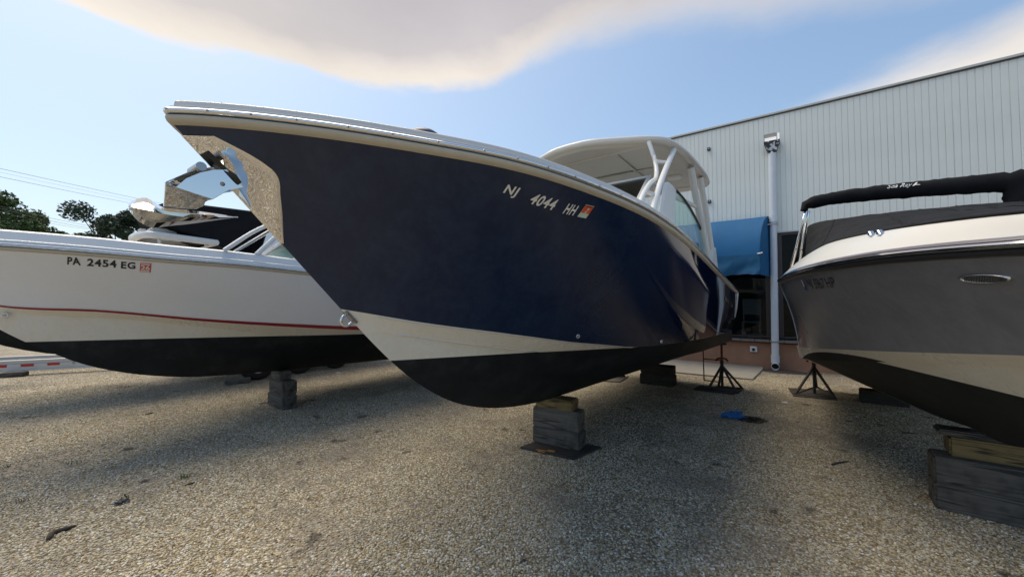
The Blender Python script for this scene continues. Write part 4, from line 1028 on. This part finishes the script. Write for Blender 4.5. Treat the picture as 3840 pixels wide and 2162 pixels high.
# bow deck fittings
def deck_hit(px, py):
    o = Gb.Mi @ Vector((0, 0, CAM_H)); dd = (Gb.Mi.to_3x3() @ Vector(ray(px, py))).normalized(); r = None
    for bv in deck_bvh:
        h_ = bv.ray_cast(o, dd)
        if h_[0] is not None and (r is None or h_[3] < r[3]): r = h_
    return r
deck_bvh = [BVHTree.FromPolygons([tuple(v.co) for v in ob_.data.vertices], [tuple(pp.vertices) for pp in ob_.data.polygons]) for ob_ in (gunw_r,)]
for px, py in ((3267, 884), (3300, 880)):
    r = deck_hit(px, py)
    if r is None: print('cleat missed'); continue
    q = deck_hit(px+6, py)[0]-r[0]; ex = q.normalized(); ez = Vector((0, 0, 1)); ey = ez.cross(ex).normalized()
    pts_c = [(-.024, .0), (-.018, .030), (.004, .030), (.030, .006), (.026, -.004)]
    MB().poly([r[0]+ex*x_+ez*z_+ey*(-.012) for x_, z_ in pts_c], ey*0.024).build('deck_cleat', M_steel, greyb, bevel=0.004)
r0, r1 = deck_hit(3245, 876), deck_hit(3328, 868)
if r0 and r1:
    ex = (r1[0]-r0[0]); L_ = ex.length; ex.normalize(); ez = Vector((0, 0, 1)); ey = ez.cross(ex).normalized(); mid = (r0[0]+r1[0])/2
    MB().poly([mid+ex*L_*.5*math.cos(a)+ey*0.03*math.sin(a)+ez*0.022 for a in np.linspace(0, 2*math.pi, 25)[:-1]], ez*0.012).build('deck_hatch', M_wpaint, greyb, bevel=0.004)
# canvas cover: from the deck edge up to the covered windshield
Bc = [(1.9, .99, 2.10), (1.2, .985, 2.12), (.1, .95, 2.085), (-.78, .855, 2.05), (-1.2, .755, 2.025), (-1.53, .665, 2.0), (-1.81, .565, 1.975), (-2.01, .475, 1.955), (-2.2, .37, 1.93), (-2.36, .2, 1.92), (-2.40, 0, 1.92)]
Tc = [(1.95, .96, 2.54), (1.78, .95, 2.575), (1.62, .86, 2.585), (1.55, .74, 2.59), (1.52, .62, 2.595), (1.51, .52, 2.597), (1.5, .42, 2.60), (1.5, .32, 2.60), (1.5, .22, 2.603), (1.5, .1, 2.605), (1.5, 0, 2.605)]
bc = catmull(Bc, 80); tcv = catmull(Tc, 80)
base = [tuple(p) for p in bc]+[(p[0], -p[1], p[2]) for p in bc[::-1][1:]]; topc = [tuple(p) for p in tcv]+[(p[0], -p[1], p[2]) for p in tcv[::-1][1:]]
rows = []
for v in np.linspace(0, 1, 29):
    r = []
    for i, (a, c) in enumerate(zip(base, topc)):
        a = np.array(a); c = np.array(c); p = a*(1-v)+c*v
        wr = 0.016*mnoise.noise((p[0]*4+v*3, p[1]*4, v*5))+0.012*mnoise.noise((p[0]*11-v*9, p[1]*9, v*3))
        p[2] += -0.035*math.sin(math.pi*v)+wr*(0.3+math.sin(math.pi*v)); r.append(Gb.lp(*p))
    rows.append(r)
for (ds_, dz_) in ((0.25, -0.01), (1.0, -0.12), (2.2, -0.38)):
    rows.append([Gb.lp(max(c[0], 1.3)+ds_*0.98, c[1], max(c[2]+dz_-0.1*abs(c[1])**3, 2.0)) for c in topc])
MB().grid(rows).build('canvas_cover', M_canvas, greyb, True)
for k_ in (34, 62, 79, 96, 124):
    MB().tube([r_[k_]+Vector((0, 0, .002)) for r_ in rows[:29]], 0.004, 6).build('cover_seam', M_canvas, greyb, True)
hem = MB().tube([Gb.lp(p[0], p[1], p[2]+.004) for p in base], 0.008, 8, caps=False); hem.build('cover_hem', M_canvas, greyb, True)
for i in range(6, len(base)//2, 9):
    p = Gb.lp(*base[i]); MB().lathe([(0, .006), (.007, .004), (.008, -.004)], p+Vector((0, 0.008, 0.012)), 10).build('snap', M_steel, greyb, True)
# bimini boot and struts
bt = [(3015, 790), (3022, 770), (3036, 764), (3075, 753), (3114, 745), (3248, 728), (3380, 715), (3517, 703), (3652, 692), (3740, 686), (3805, 690), (3842, 715), (3850, 770)]
bp_ = catmull([Gb.on_s(px, py, 2.35) for px, py in bt], 60)
rows = []
for i, p in enumerate(bp_):
    t_ = (bp_[min(i+1, 59)]-bp_[max(i-1, 0)]); t_ = Vector(t_).normalized(); e_s = Vector((1, 0, 0)); e_n = t_.cross(e_s).normalized()
    hh = 0.070+0.036*(i/59)+(0.05 if i > 50 else 0); hh *= (0.55 if i < 2 else 0.8 if i < 4 else 1.0); r = []
    for j in range(18):
        a = 2*math.pi*j/18; wob = 1+0.10*mnoise.noise((i*0.30, math.cos(a)*1.2, math.sin(a)*1.2+3))+0.09*mnoise.noise((i*0.9, math.cos(a)*2.5+i*0.35, math.sin(a)*2.5))
        r.append(Vector(p)+wob*(e_s*0.075*math.cos(a)+e_n*hh*math.sin(a)*(1.0+0.12*abs(math.sin(a)))))
    rows.append(r)
bb_ = MB().grid(rows, True).build('bimini_boot', M_canvas, greyb, True)
for k, off in enumerate((0.0, 0.06)):
    a = Gb.on_s(3024+9*k, 788, 2.35)+Vector((off, 0, 0)); c = Gb.lp(3.0+off*2.5, -1.17+0.10*k, 2.00)
    MB().tube([a, c], 0.021, 12).build('bimini_strut', M_steel, greyb, True)
    a2 = Vector((a.x, -a.y, a.z)); c2 = Vector((c.x, -c.y, c.z)); MB().tube([a2, c2], 0.021, 12).build('bimini_strut', M_steel, greyb, True)
    m_ = a*0.45+c*0.55; MB().tube([m_-Vector((0, .012, 0)), m_+Vector((0, .012, 0))], 0.024, 12).build('strut_joint', M_dsteel, greyb, True)
# boot lettering, stitched on the side that faces the yard
Vt, Ft = textmesh('Sea Ray', 0.012, 0.35)
xs = [v[0] for v in Vt]; ys = [v[1] for v in Vt]; out = []
Vt2 = [( (v[0]-min(xs))/(max(xs)-min(xs))*0.76, (v[1]-min(ys))/(max(ys)-min(ys)), 0) for v in Vt]
n0 = len(Vt2); sw = [(0.76, .25, 0), (.80, .55, 0), (.86, .95, 0), (.92, 1.0, 0), (.88, .55, 0), (1.0, .45, 0), (1.0, .36, 0), (.86, .40, 0), (.80, .28, 0)]
Vt2 += sw; Ft = list(Ft)+[(n0, n0+1, n0+8), (n0+1, n0+2, n0+3, n0+4), (n0+1, n0+4, n0+7, n0+8), (n0+4, n0+5, n0+6, n0+7)]
bvb = BVHTree.FromPolygons([tuple(v.co) for v in bb_.data.vertices], [tuple(p_.vertices) for p_ in bb_.data.polygons])
o = Gb.Mi @ Vector((0, 0, CAM_H))
lq = [np.array(q, float) for q in ((3328, 692), (3452, 681), (3450, 699), (3326, 711))]
for v in Vt2:
    x_, y_ = v[0], v[1]; q = (lq[3]*(1-x_)+lq[2]*x_)*(1-y_)+(lq[0]*(1-x_)+lq[1]*x_)*y_
    dd = (Gb.Mi.to_3x3() @ Vector(ray(*q))).normalized(); h_ = bvb.ray_cast(o, dd)
    out.append((h_[0] if h_[0] is not None else Gb.on_s(*q, 2.25))-dd*0.006)
MB().add(out, Ft).build('boot_lettering', M_lett, bb_)

# ================================================================== jack stands
def jack(label, base, top_z, feet, tube_top, board=None, group='jack stands under the hulls'):
    c = Vector((base[0], base[1], 0)); t = thing('jack_stand', label, 'jack stand', c, 0, group)
    ap = Vector((0, 0, tube_top))
    F_ = [Vector((f[0]-c.x, f[1]-c.y, 0.02)) for f in feet]
    for f in F_:
        MB().tube([f, ap*0.96], 0.021, 10).build('leg', M_jack, t, True, angle=0.8)
    for i in range(len(F_)):
        a, d = F_[i], F_[(i+1) % len(F_)]; MB().tube([a, d], 0.018, 8).build('base_bar', M_jack, t, True)
    MB().tube([(0, 0, tube_top-0.16), (0, 0, tube_top+0.07)], 0.028, 14).build('collar', M_jack, t, True, angle=0.8)
    MB().tube([(0, 0, 0.02), (0, 0, tube_top-0.16)], 0.022, 12).build('centre_tube', M_jack, t, True, angle=0.8)
    MB().tube([(0, 0, tube_top+0.07), (0, 0, top_z-0.02)], 0.019, 12).build('screw', M_rust, t, True, angle=0.8)
    hd = [(-0.095, 0, tube_top+0.055), (-0.075, 0, tube_top+0.095), (-0.03, 0, tube_top+0.11), (0.03, 0, tube_top+0.11), (0.075, 0, tube_top+0.095), (0.095, 0, tube_top+0.06)]
    R_ = Matrix.Rotation(-0.5, 3, 'Z'); MB().tube(catmull([R_ @ Vector(p) for p in hd], 16), 0.017, 8).build('handle', M_rust if 'navy' in label else M_jack, t, True)
    MB().box((0, 0, top_z-0.012), (0.15, 0.15, 0.02), Matrix.Rotation(-0.6, 3, 'Z')).build('pad', M_oily_shaded, t)
    return t
jb = blue_w(4.16, 1.08)
feet = [G(2655, 1463), G(2764, 1477), G(2785, 1461), G(2695, 1452)]
j1 = jack('rusty black jack stand with a red screw under the stern of the navy boat', jb, 0.845, feet, 0.46)
rod = [G(2660, 1405), ]
jc = Vector((jb[0], jb[1], 0)); e = Vector((-W2[0], -W2[1], 0))
MB().tube([e*0.30+Vector((0, 0, .13)), e*0.31+Vector((0, 0, .80))], 0.010, 8).build('hook_rod', M_jack, j1, True)
MB().tube([e*0.02+Vector((0, 0, .535)), e*0.305+Vector((0, 0, .535))], 0.009, 8).build('hook_arm', M_jack, j1, True)
MB().tube([e*0.02+Vector((0, 0, .135)), e*0.305+Vector((0, 0, .14))], 0.009, 8).build('hook_arm', M_jack, j1, True)
jr = right_w(4.06, -0.85)
jack('black jack stand on a triangular base under the stern of the grey boat', jr, 0.645, [G(2983, 1480.6), G(3134, 1498), G(3062, 1452)], 0.50)
js = blue_w(3.4, -0.75)
f0 = G(2309, 1424); jack('far black jack stand half hidden beneath the hull of the navy boat', blue_w(4.1, -1.05), 0.83, [Vector((*blue_w(3.85, -1.2), 0)), Vector((*blue_w(4.2, -0.75), 0)), Vector((*blue_w(4.45, -1.3), 0))], 0.46)
def board(label, corners, th, m, lift=0.002):
    o = MB().poly([(p[0], p[1], lift) for p in corners], (0, 0, th)).build('plywood_pad', m, bevel=0.003); return tag(o, label, 'board')
a_, b_, c_ = G(2262, 1430), G(2325, 1434), G(2358, 1413)
board('grey plywood pad under the far jack stand of the navy boat', [a_, b_, c_, a_+c_-b_], 0.016, M_weath2)
a_, b_, c_ = G(2598, 1462), G(2752, 1481), G(2772, 1463)
board('dark plywood pad under the rusty jack stand', [a_, b_, c_, a_+c_-b_], 0.016, M_oily_shaded)
a_, b_, c_ = G(2946, 1458), G(3110, 1474), G(3150, 1496)
board('dark plywood pad under the triangular jack stand', [G(2955, 1456), G(2975, 1486), G(3142, 1502), G(3105, 1466)], 0.016, M_oily_shaded)

# ================================================================== yard behind: trailered boat, trailers
DP = -10.0*W2+2.25*U2
darkb = thing('trailered_boat', 'pale boat with black bottom on a trailer behind the white boat', 'boat', (DP[0], DP[1], 0), YAW)
Db = Boat(DP, darkb, 1)
sh3 = lambda L, dz: [(s, t, z+dz) for s, t, z in L]
build_hull(Db, sh3(Kw, .03), sh3(Cw, .0), sh3(Nw, -.04), sh3(Sw, -.12), (gelcoat('pale_blue_gelcoat', (0.42, 0.46, 0.52), 0.25), M_bottom, M_bottom), ((-2.479, 0, 1.10), 0.024, 0, 1), flare=(.03, -.02), n=30)
Db.ring = ring(catmull(sh3(Sw, -.12), 40, 1.2)); sweep(Db, [(0, 0), (.022, .012), (.022, .03), (0, .04), (-.04, .09), (-.2, .1)], 'gunwale', M_capw); deck(Db, -.2, .1, .02, 'deck', M_capw)
# its white hardtop with instruments and black canopy, above the white boat's gunwale
ht = catmull([(1.62, 0, 0), (1.64, .35, 0), (1.75, .62, 0), (2.2, .66, 0), (2.8, .66, 0)], 20)
lo = [(p[0], p[1]) for p in ht]+[(p[0], -p[1]) for p in ht[::-1]]
def lp2(k, z): return [Db.lp(2.2-2.25+(s-2.2)*k, t*k, z-0.03*(s-1.6)) for s, t in lo]
o_ht = MB().grid([lp2(.8, 2.78), lp2(.97, 2.775), lp2(1.0, 2.81), lp2(1.0, 2.85), lp2(.97, 2.885), lp2(.85, 2.905), lp2(.1, 2.93)], True).build('hardtop', M_capw, darkb, True, angle=1.0)
for sg in (1, -1):
    for s_ in (1.9, 2.6): MB().tube([Db.lp(s_-2.25, .55*sg, 2.8), Db.lp(s_-2.15, .6*sg, 2.0)], 0.025, 10).build('hardtop_leg', M_wpaint, darkb, True)
MB().box(Db.lp(2.05-2.25, 0.1, 2.97), (0.42, 0.3, 0.09)).build('instrument_pod', M_wpaint, darkb, bevel=0.03, seg=2)
MB().box(Db.lp(1.76-2.25, 0.1, 2.945), (0.12, 0.1, 0.07)).build('mast_light', M_wpaint, darkb, bevel=0.02, seg=2)
cq = [(1.85, 3.10), (1.75, 3.30), (1.95, 3.44), (2.52, 3.52), (3.7, 3.58), (4.7, 3.60), (4.7, 2.60), (2.95, 2.62), (2.81, 2.77), (2.19, 2.97)]
MB().poly([Db.lp(s_-2.25, 0.62, z) for s_, z in cq], (0, 1.24, 0)).build('canvas_enclosure', M_canvas, darkb, bevel=0.03)

def wheel(parent, c, axis_ang, r=0.33, w_=0.21):
    R_ = Matrix.Rotation(axis_ang, 3, 'Z') @ Matrix.Rotation(math.pi/2, 3, 'X')
    h = w_/2
    ty = MB().lathe([(r*.58, -h*.8), (r*.75, -h), (r*.93, -h*.95), (r, -h*.6), (r, h*.6), (r*.93, h*.95), (r*.75, h), (r*.58, h*.8)], c, 32, R_).build('tyre', M_tyre, parent, True, angle=0.9)
    MB().lathe([(0, -h*.5), (r*.2, -h*.52), (r*.5, -h*.42), (r*.58, -h*.82), (r*.6, -h*.8), (r*.6, h*.8), (r*.5, h*.4), (0, h*.5)], c, 32, R_).build('rim', M_alu, ty, True, angle=0.7)
tr = thing('boat_trailer', 'aluminium boat trailer with three wheels in a row under the pale boat', 'trailer', (DP[0], DP[1], 0), YAW)
for s_ in (1.15, 2.0, 2.85):
    for sg in (1, -1): wheel(tr, (s_, -1.02*sg, 0.33), 0)
    MB().tube([(s_, -1.0, 0.33), (s_, 1.0, 0.33)], 0.035, 10).build('axle', M_dsteel, tr, True)
for sg in (1, -1):
    MB().box((2.3, -0.78*sg, 0.42), (4.4, 0.10, 0.13)).build('frame_rail', M_alu, tr, bevel=0.004)
    MB().box((2.3, -0.5*sg, 0.62), (4.2, 0.12, 0.07)).build('bunk', M_oily_shaded, tr)
    for s_ in (0.2, 3.4): MB().box((s_, -0.6*sg, 0.53), (0.06, 0.06, 0.16)).build('bunk_bracket', M_alu, tr)
timber('timber_block', 'grey chock lying in front of the trailer wheel', *G(893, 1436)[:2], 0.0, (0.42, 0.18, 0.09), 0.6, M_weath2, None, seed=21)

# far trailer tongue with conspicuity tape
g1, g2 = G(0, 1394, .1), G(353, 1375, .1); dirv = (g2-g1).normalized(); ang = math.atan2(dirv.y, dirv.x)
t2 = thing('boat_trailer', 'bare aluminium trailer tongue with red and white reflective tape on blocks', 'trailer', (g1.x, g1.y, 0), ang)
def ibeam(y0, zb, L0, L1, name):
    m = MB(); m.box(((L0+L1)/2, y0, zb+.008), (L1-L0, .11, .016)); m.box(((L0+L1)/2, y0, zb+.222), (L1-L0, .11, .016)); m.box(((L0+L1)/2, y0+.01, zb+.115), (L1-L0, .012, .198)); return m.build(name, M_alu, t2)
ibeam(0.055, 0.1, -4.0, 3.2, 'frame_rail'); ibeam(0.95, 0.1, -4.0, 3.2, 'frame_rail')
for x_ in (-3.8, -0.6, 2.8): MB().box((x_, 0.5, 0.2), (0.08, 0.8, 0.08)).build('cross_member', M_alu, t2)
k = -3.6; i = 0
px_red = [(0, 27), (80, 132), (182, 232)]
for i in range(-8, 6):
    x0 = (i*0.405)+0.30
    if x0+0.2 > 1.28: break
    MB().box((x0+0.095, 0.012, 0.1+.115), (0.19, 0.004, 0.055)).build('tape_red', M_tapeR, t2)
    MB().box((x0+0.095+0.2025, 0.012, 0.1+.115), (0.20, 0.004, 0.055)).build('tape_white', M_tapeW, t2)
Vt, Ft = textmesh('VE', 0.0); lt = MB(); xs = [v[0] for v in Vt]
lt.add([(1.36+v[0]*0.20, 0.0095, 0.1+0.035+v[1]*0.20) for v in Vt], Ft); lt.build('trailer_lettering', simple('letter_navy', (0.02, 0.05, 0.15), 0.4), t2)
gb_ = G(35, 1414); timber('timber_block', 'low dark block under the taped trailer rail', gb_.x+0.0, gb_.y+0.08, 0.0, (0.36, 0.20, 0.098), ang, M_weath, None, seed=22)

# ================================================================== trees and wires
def leafmat(name, c1, c2):
    m, nt, b = newmat(name); oi = nd(nt, 'ShaderNodeNewGeometry')
    nz = nd(nt, 'ShaderNodeTexNoise'); nz.inputs['Scale'].default_value = 0.9; nt.links.new(oi.outputs['Position'], nz.inputs['Vector'])
    rp = math_(nt, 'ADD', math_(nt, 'MULTIPLY', oi.outputs['Random Per Island'], 0.5), math_(nt, 'MULTIPLY', nz.outputs[0], 0.5))
    c = ramp(nt, rp, [(0.2, c1), (0.8, c2)]); nt.links.new(c, b.inputs['Base Color']); b.inputs['Roughness'].default_value = 0.6
    b.inputs['Transmission Weight'].default_value = 0.0
    return m
LF1 = leafmat('leaf_green', (0.035, 0.075, 0.022), (0.10, 0.17, 0.05)); LF2 = leafmat('leaf_dark', (0.022, 0.045, 0.028), (0.055, 0.095, 0.052))
def tree(label, loc, h, crown_r, lf, seed, leaves=9000, lsz=0.28, clump=0.9):
    rs = random.Random(seed); t = thing('yard_tree', label, 'tree', loc)
    tk = MB(); tk.tube(catmull([(0, 0, -.2), (.1, .05, h*.2), (-.05, .1, h*.45), (.1, 0, h*.72)], 12), [0.28-0.018*i for i in range(12)], 10)
    tk.build('trunk', M_bark, t, True)
    cl = []
    for k in range(26):
        a = rs.uniform(0, 6.28); el = rs.uniform(-0.5, 1.2); r = crown_r*rs.uniform(0.35, 0.95)
        p = Vector((math.cos(a)*math.cos(el)*r, math.sin(a)*math.cos(el)*r, h*.66+math.sin(el)*r*0.78)); cl.append((p, rs.uniform(.55, 1.25)*clump))
        if k < 14:
            MB().tube(catmull([(0, 0, h*(.25+.02*k)), p*0.5+Vector((0, 0, h*.2)), p], 6), [0.10, 0.08, 0.06, 0.045, 0.03, 0.015], 6).build('limb', M_bark, t, True)
    V = []; F = []
    for k in range(leaves):
        p, r = cl[rs.randrange(len(cl))]; d = Vector((rs.gauss(0, 1), rs.gauss(0, 1), rs.gauss(0, 1))).normalized()*r*(rs.random()**0.45)
        q = p+Vector((d.x, d.y, d.z*.75)); s_ = lsz*rs.uniform(.6, 1.3); e1 = Vector((rs.gauss(0, 1), rs.gauss(0, 1), rs.gauss(0, .6))).normalized(); e2 = e1.cross(Vector((rs.gauss(0, 1), rs.gauss(0, 1), rs.gauss(0, 1)))).normalized()
        n = len(V); V += [q-e1*s_*.5, q+e2*s_*.22, q+e1*s_*.5, q-e2*s_*.22]; F.append((n, n+1, n+2, n+3))
    MB().add(V, F).build('crown', lf, t, kind=None); return t
def far(px, d): r_ = ray(px, 1131); r_ = r_/np.hypot(r_[0], r_[1]); return (r_[0]*d, r_[1]*d, 0)
tree('green bushy tree left of the wires behind the white boat', far(10, 46), 9.6, 3.9, LF1, 3, 17000, 0.25)
tree('darker spreading tree directly behind the anchor fluke', far(450, 42), 9.8, 3.9, LF2, 5, 17000, 0.26, 0.85)
tree('low thin sapling between the two trees', far(165, 44), 6.0, 1.3, LF1, 8, 1200, 0.24, 0.6)
M_wire = simple('power_cable', (0.10, 0.10, 0.11), 0.6)
def wire(label, a, b_, da, db, r=0.012):
    def at(p, d): v = ray(*p); v = v/np.hypot(v[0], v[1]); return Vector((v[0]*d, v[1]*d, CAM_H+v[2]*d))
    A, Bq = at(a, da), at(b_, db); A2 = A+(A-Bq)*1.2; B2 = Bq+(Bq-A)*1.0; pts_ = []
    for k in range(25):
        x = k/24; p = A2*(1-x)+B2*x; p.z -= 0.9*4*x*(1-x)*0.25-0.2; pts_.append(p)
    tag(MB().tube(pts_, r, 6).build('power_line', M_wire), label, 'cable', 'power lines over the yard')
wire('highest power line sloping down behind the anchor', (0, 631), (618, 766), 38, 52)
wire('second power line just under the highest one', (0, 662), (449, 754), 38, 50)
wire('faint thin wire between the two highest power lines', (0, 645), (530, 758), 38, 52, 0.006)
wire('upper wire of the low bundle between the trees', (82, 792), (293, 839), 40, 48)
wire('middle wire of the low bundle between the trees', (139, 815.5), (286, 846.6), 40, 46)
wire('bottom wire of the low bundle between the trees', (137, 825.5), (273, 851.6), 40, 46, 0.009)

# ================================================================== litter on the gravel
def crumple(name, label, cat, c, r, m, seed, flat=0.5, n=3):
    bm = bmesh.new(); bmesh.ops.create_icosphere(bm, subdivisions=n, radius=1)
    for v in bm.verts:
        k = 1+0.75*mnoise.noise(v.co*2.3+Vector((seed, 0, 0)))+0.55*mnoise.noise(v.co*5+Vector((0, seed, 0)))
        v.co = Vector((v.co.x*r[0]*k, v.co.y*r[1]*k, max(0, (v.co.z+0.25)*r[2]*k*1.2)))
    me = bpy.data.meshes.new(name); bm.to_mesh(me); bm.free(); me.materials.append(m)
    o = bpy.data.objects.new(name, me); COL.objects.link(o); o.location = c; o.rotation_euler = (0, 0, seed); return tag(o, label, cat)
g = G(2750, 1566); crumple('blue_rag', 'crumpled bright blue rag on the gravel beside dark leaf litter', 'rag', (g.x, g.y, 0.004), (0.125, 0.07, 0.05), simple('rag_blue', (0.025, 0.14, 0.40), 0.8, var=0.3, vscale=30), 3)
g = G(2815, 1572)
lv = MB(); rs = random.Random(4)
for k in range(420):
    a = rs.uniform(0, 6.28); q = rs.random()**.6; p = Vector((g.x+math.cos(a)*q*.19, g.y+math.sin(a)*q*.16-.02, .006+rs.random()*.028*(1-q)))
    e1 = Vector((rs.gauss(0, 1), rs.gauss(0, 1), rs.gauss(0, .35))).normalized()*rs.uniform(.012, .03); e2 = e1.cross(Vector((0, 0, 1)))*rs.uniform(.25, .5)
    lv.add([p-e1, p+e2, p+e1, p-e2], [(0, 1, 2, 3)])
tag(lv.build('leaf_litter', simple('dead_leaf', (0.022, 0.016, 0.012), 0.8, var=0.5, vscale=40)), 'dark mat of dead leaves next to the blue rag', 'leaf litter')
def stick(label, pts, r, m, name='twig', cat='twig'):
    o = MB().tube(catmull([(p.x, p.y, r*.8) for p in pts], 9), [r*.6, r*.9, r, r*1.1, r, r*.95, r*.9, r*.7, r*.4], 7).build(name, m, smooth=True); return tag(o, label, cat)
M_stick = simple('dead_wood', (0.05, 0.042, 0.034), 0.9, var=0.4, vscale=30, bump=0.4)
stick('thick curved piece of dark bark on the open gravel', [G(180, 2028), G(205, 2000), G(240, 1990), G(285, 1975)], 0.016, M_stick, 'bark_piece', 'bark')
stick('thin grey twig lying near the stack of the grey boat', [G(3118, 1744), G(3150, 1736), G(3178, 1732)], 0.010, M_stick)
stick('short twig near the little grass tuft', [G(692, 1822), G(715, 1815), G(732, 1808)], 0.008, M_stick)
stick('twig on the shaded gravel in front of the white boat', [G(545, 1555), G(565, 1550), G(580, 1548)], 0.008, M_stick)
stick('pale straw stalk on the pebbles before the oily board', [G(1885, 1752), G(1902, 1753), G(1920, 1752)], 0.005, simple('straw', (0.35, 0.30, 0.22), 0.8))
g = G(455, 1886); crumple('stone_chip', 'flat dark stone chip on the pale gravel', 'stone', (g.x, g.y, 0.0), (0.045, 0.028, 0.016), simple('slate_chip', (0.06, 0.06, 0.065), 0.7), 7)
for k, (px, py, lab, r) in enumerate(((1962, 1825, 'white scrap of paper on the pebbles in the open yard', .018), (2945, 1510, 'white scrap of paper on the gravel by the triangular jack stand', .045), (1266, 1398, 'white scrap of litter on the sunlit gravel behind the white stem', .05), (2633, 1612, 'small pale scrap of litter between the navy and grey boats', .022))):
    g = G(px, py); crumple('paper_scrap', lab, 'litter', (g.x, g.y, 0.004), (r, r*.7, r*.25), simple('paper', (0.62, 0.62, 0.63), 0.7), 11+k, n=2)
def tuft(label, px, py, n, h, m):
    g = G(px, py); rs = random.Random(px); mb = MB()
    for k in range(n):
        a = rs.uniform(0, 6.28); b0 = Vector((g.x+rs.gauss(0, .02), g.y+rs.gauss(0, .02), 0)); ln = h*rs.uniform(.5, 1.1); d = Vector((math.cos(a)*.6, math.sin(a)*.6, 1)).normalized(); s_ = Vector((-math.sin(a), math.cos(a), 0))*.003
        mid = b0+d*ln*.6; tip = mid+Vector((d.x*ln*.6, d.y*ln*.6, d.z*ln*.2)); mb.add([b0-s_, b0+s_, mid+s_*.8, mid-s_*.8, tip], [(0, 1, 2, 3), (3, 2, 4)])
    tag(mb.build('grass_tuft', m), label, 'weed')
M_grass = simple('weed_green', (0.06, 0.10, 0.025), 0.7, var=0.4, vscale=40); M_dry = simple('weed_dry', (0.16, 0.12, 0.06), 0.8, var=0.3, vscale=40)
tuft('small green grass tuft by the short twig', 692, 1790, 26, .05, M_grass)
tuft('sparse weed sprouting behind the stone chip', 470, 1865, 10, .07, M_grass)
tuft('dry weed on the gravel at the edge of the yard', 75, 1885, 12, .07, M_dry)
tuft('low green weed in the shade before the white boat', 280, 1735, 14, .04, M_grass)
tuft('green weed strip near the edge of the yard', 20, 1752, 16, .05, M_grass)
tuft('single green sprout on the open pebbles', 1657, 1822, 5, .04, M_grass)
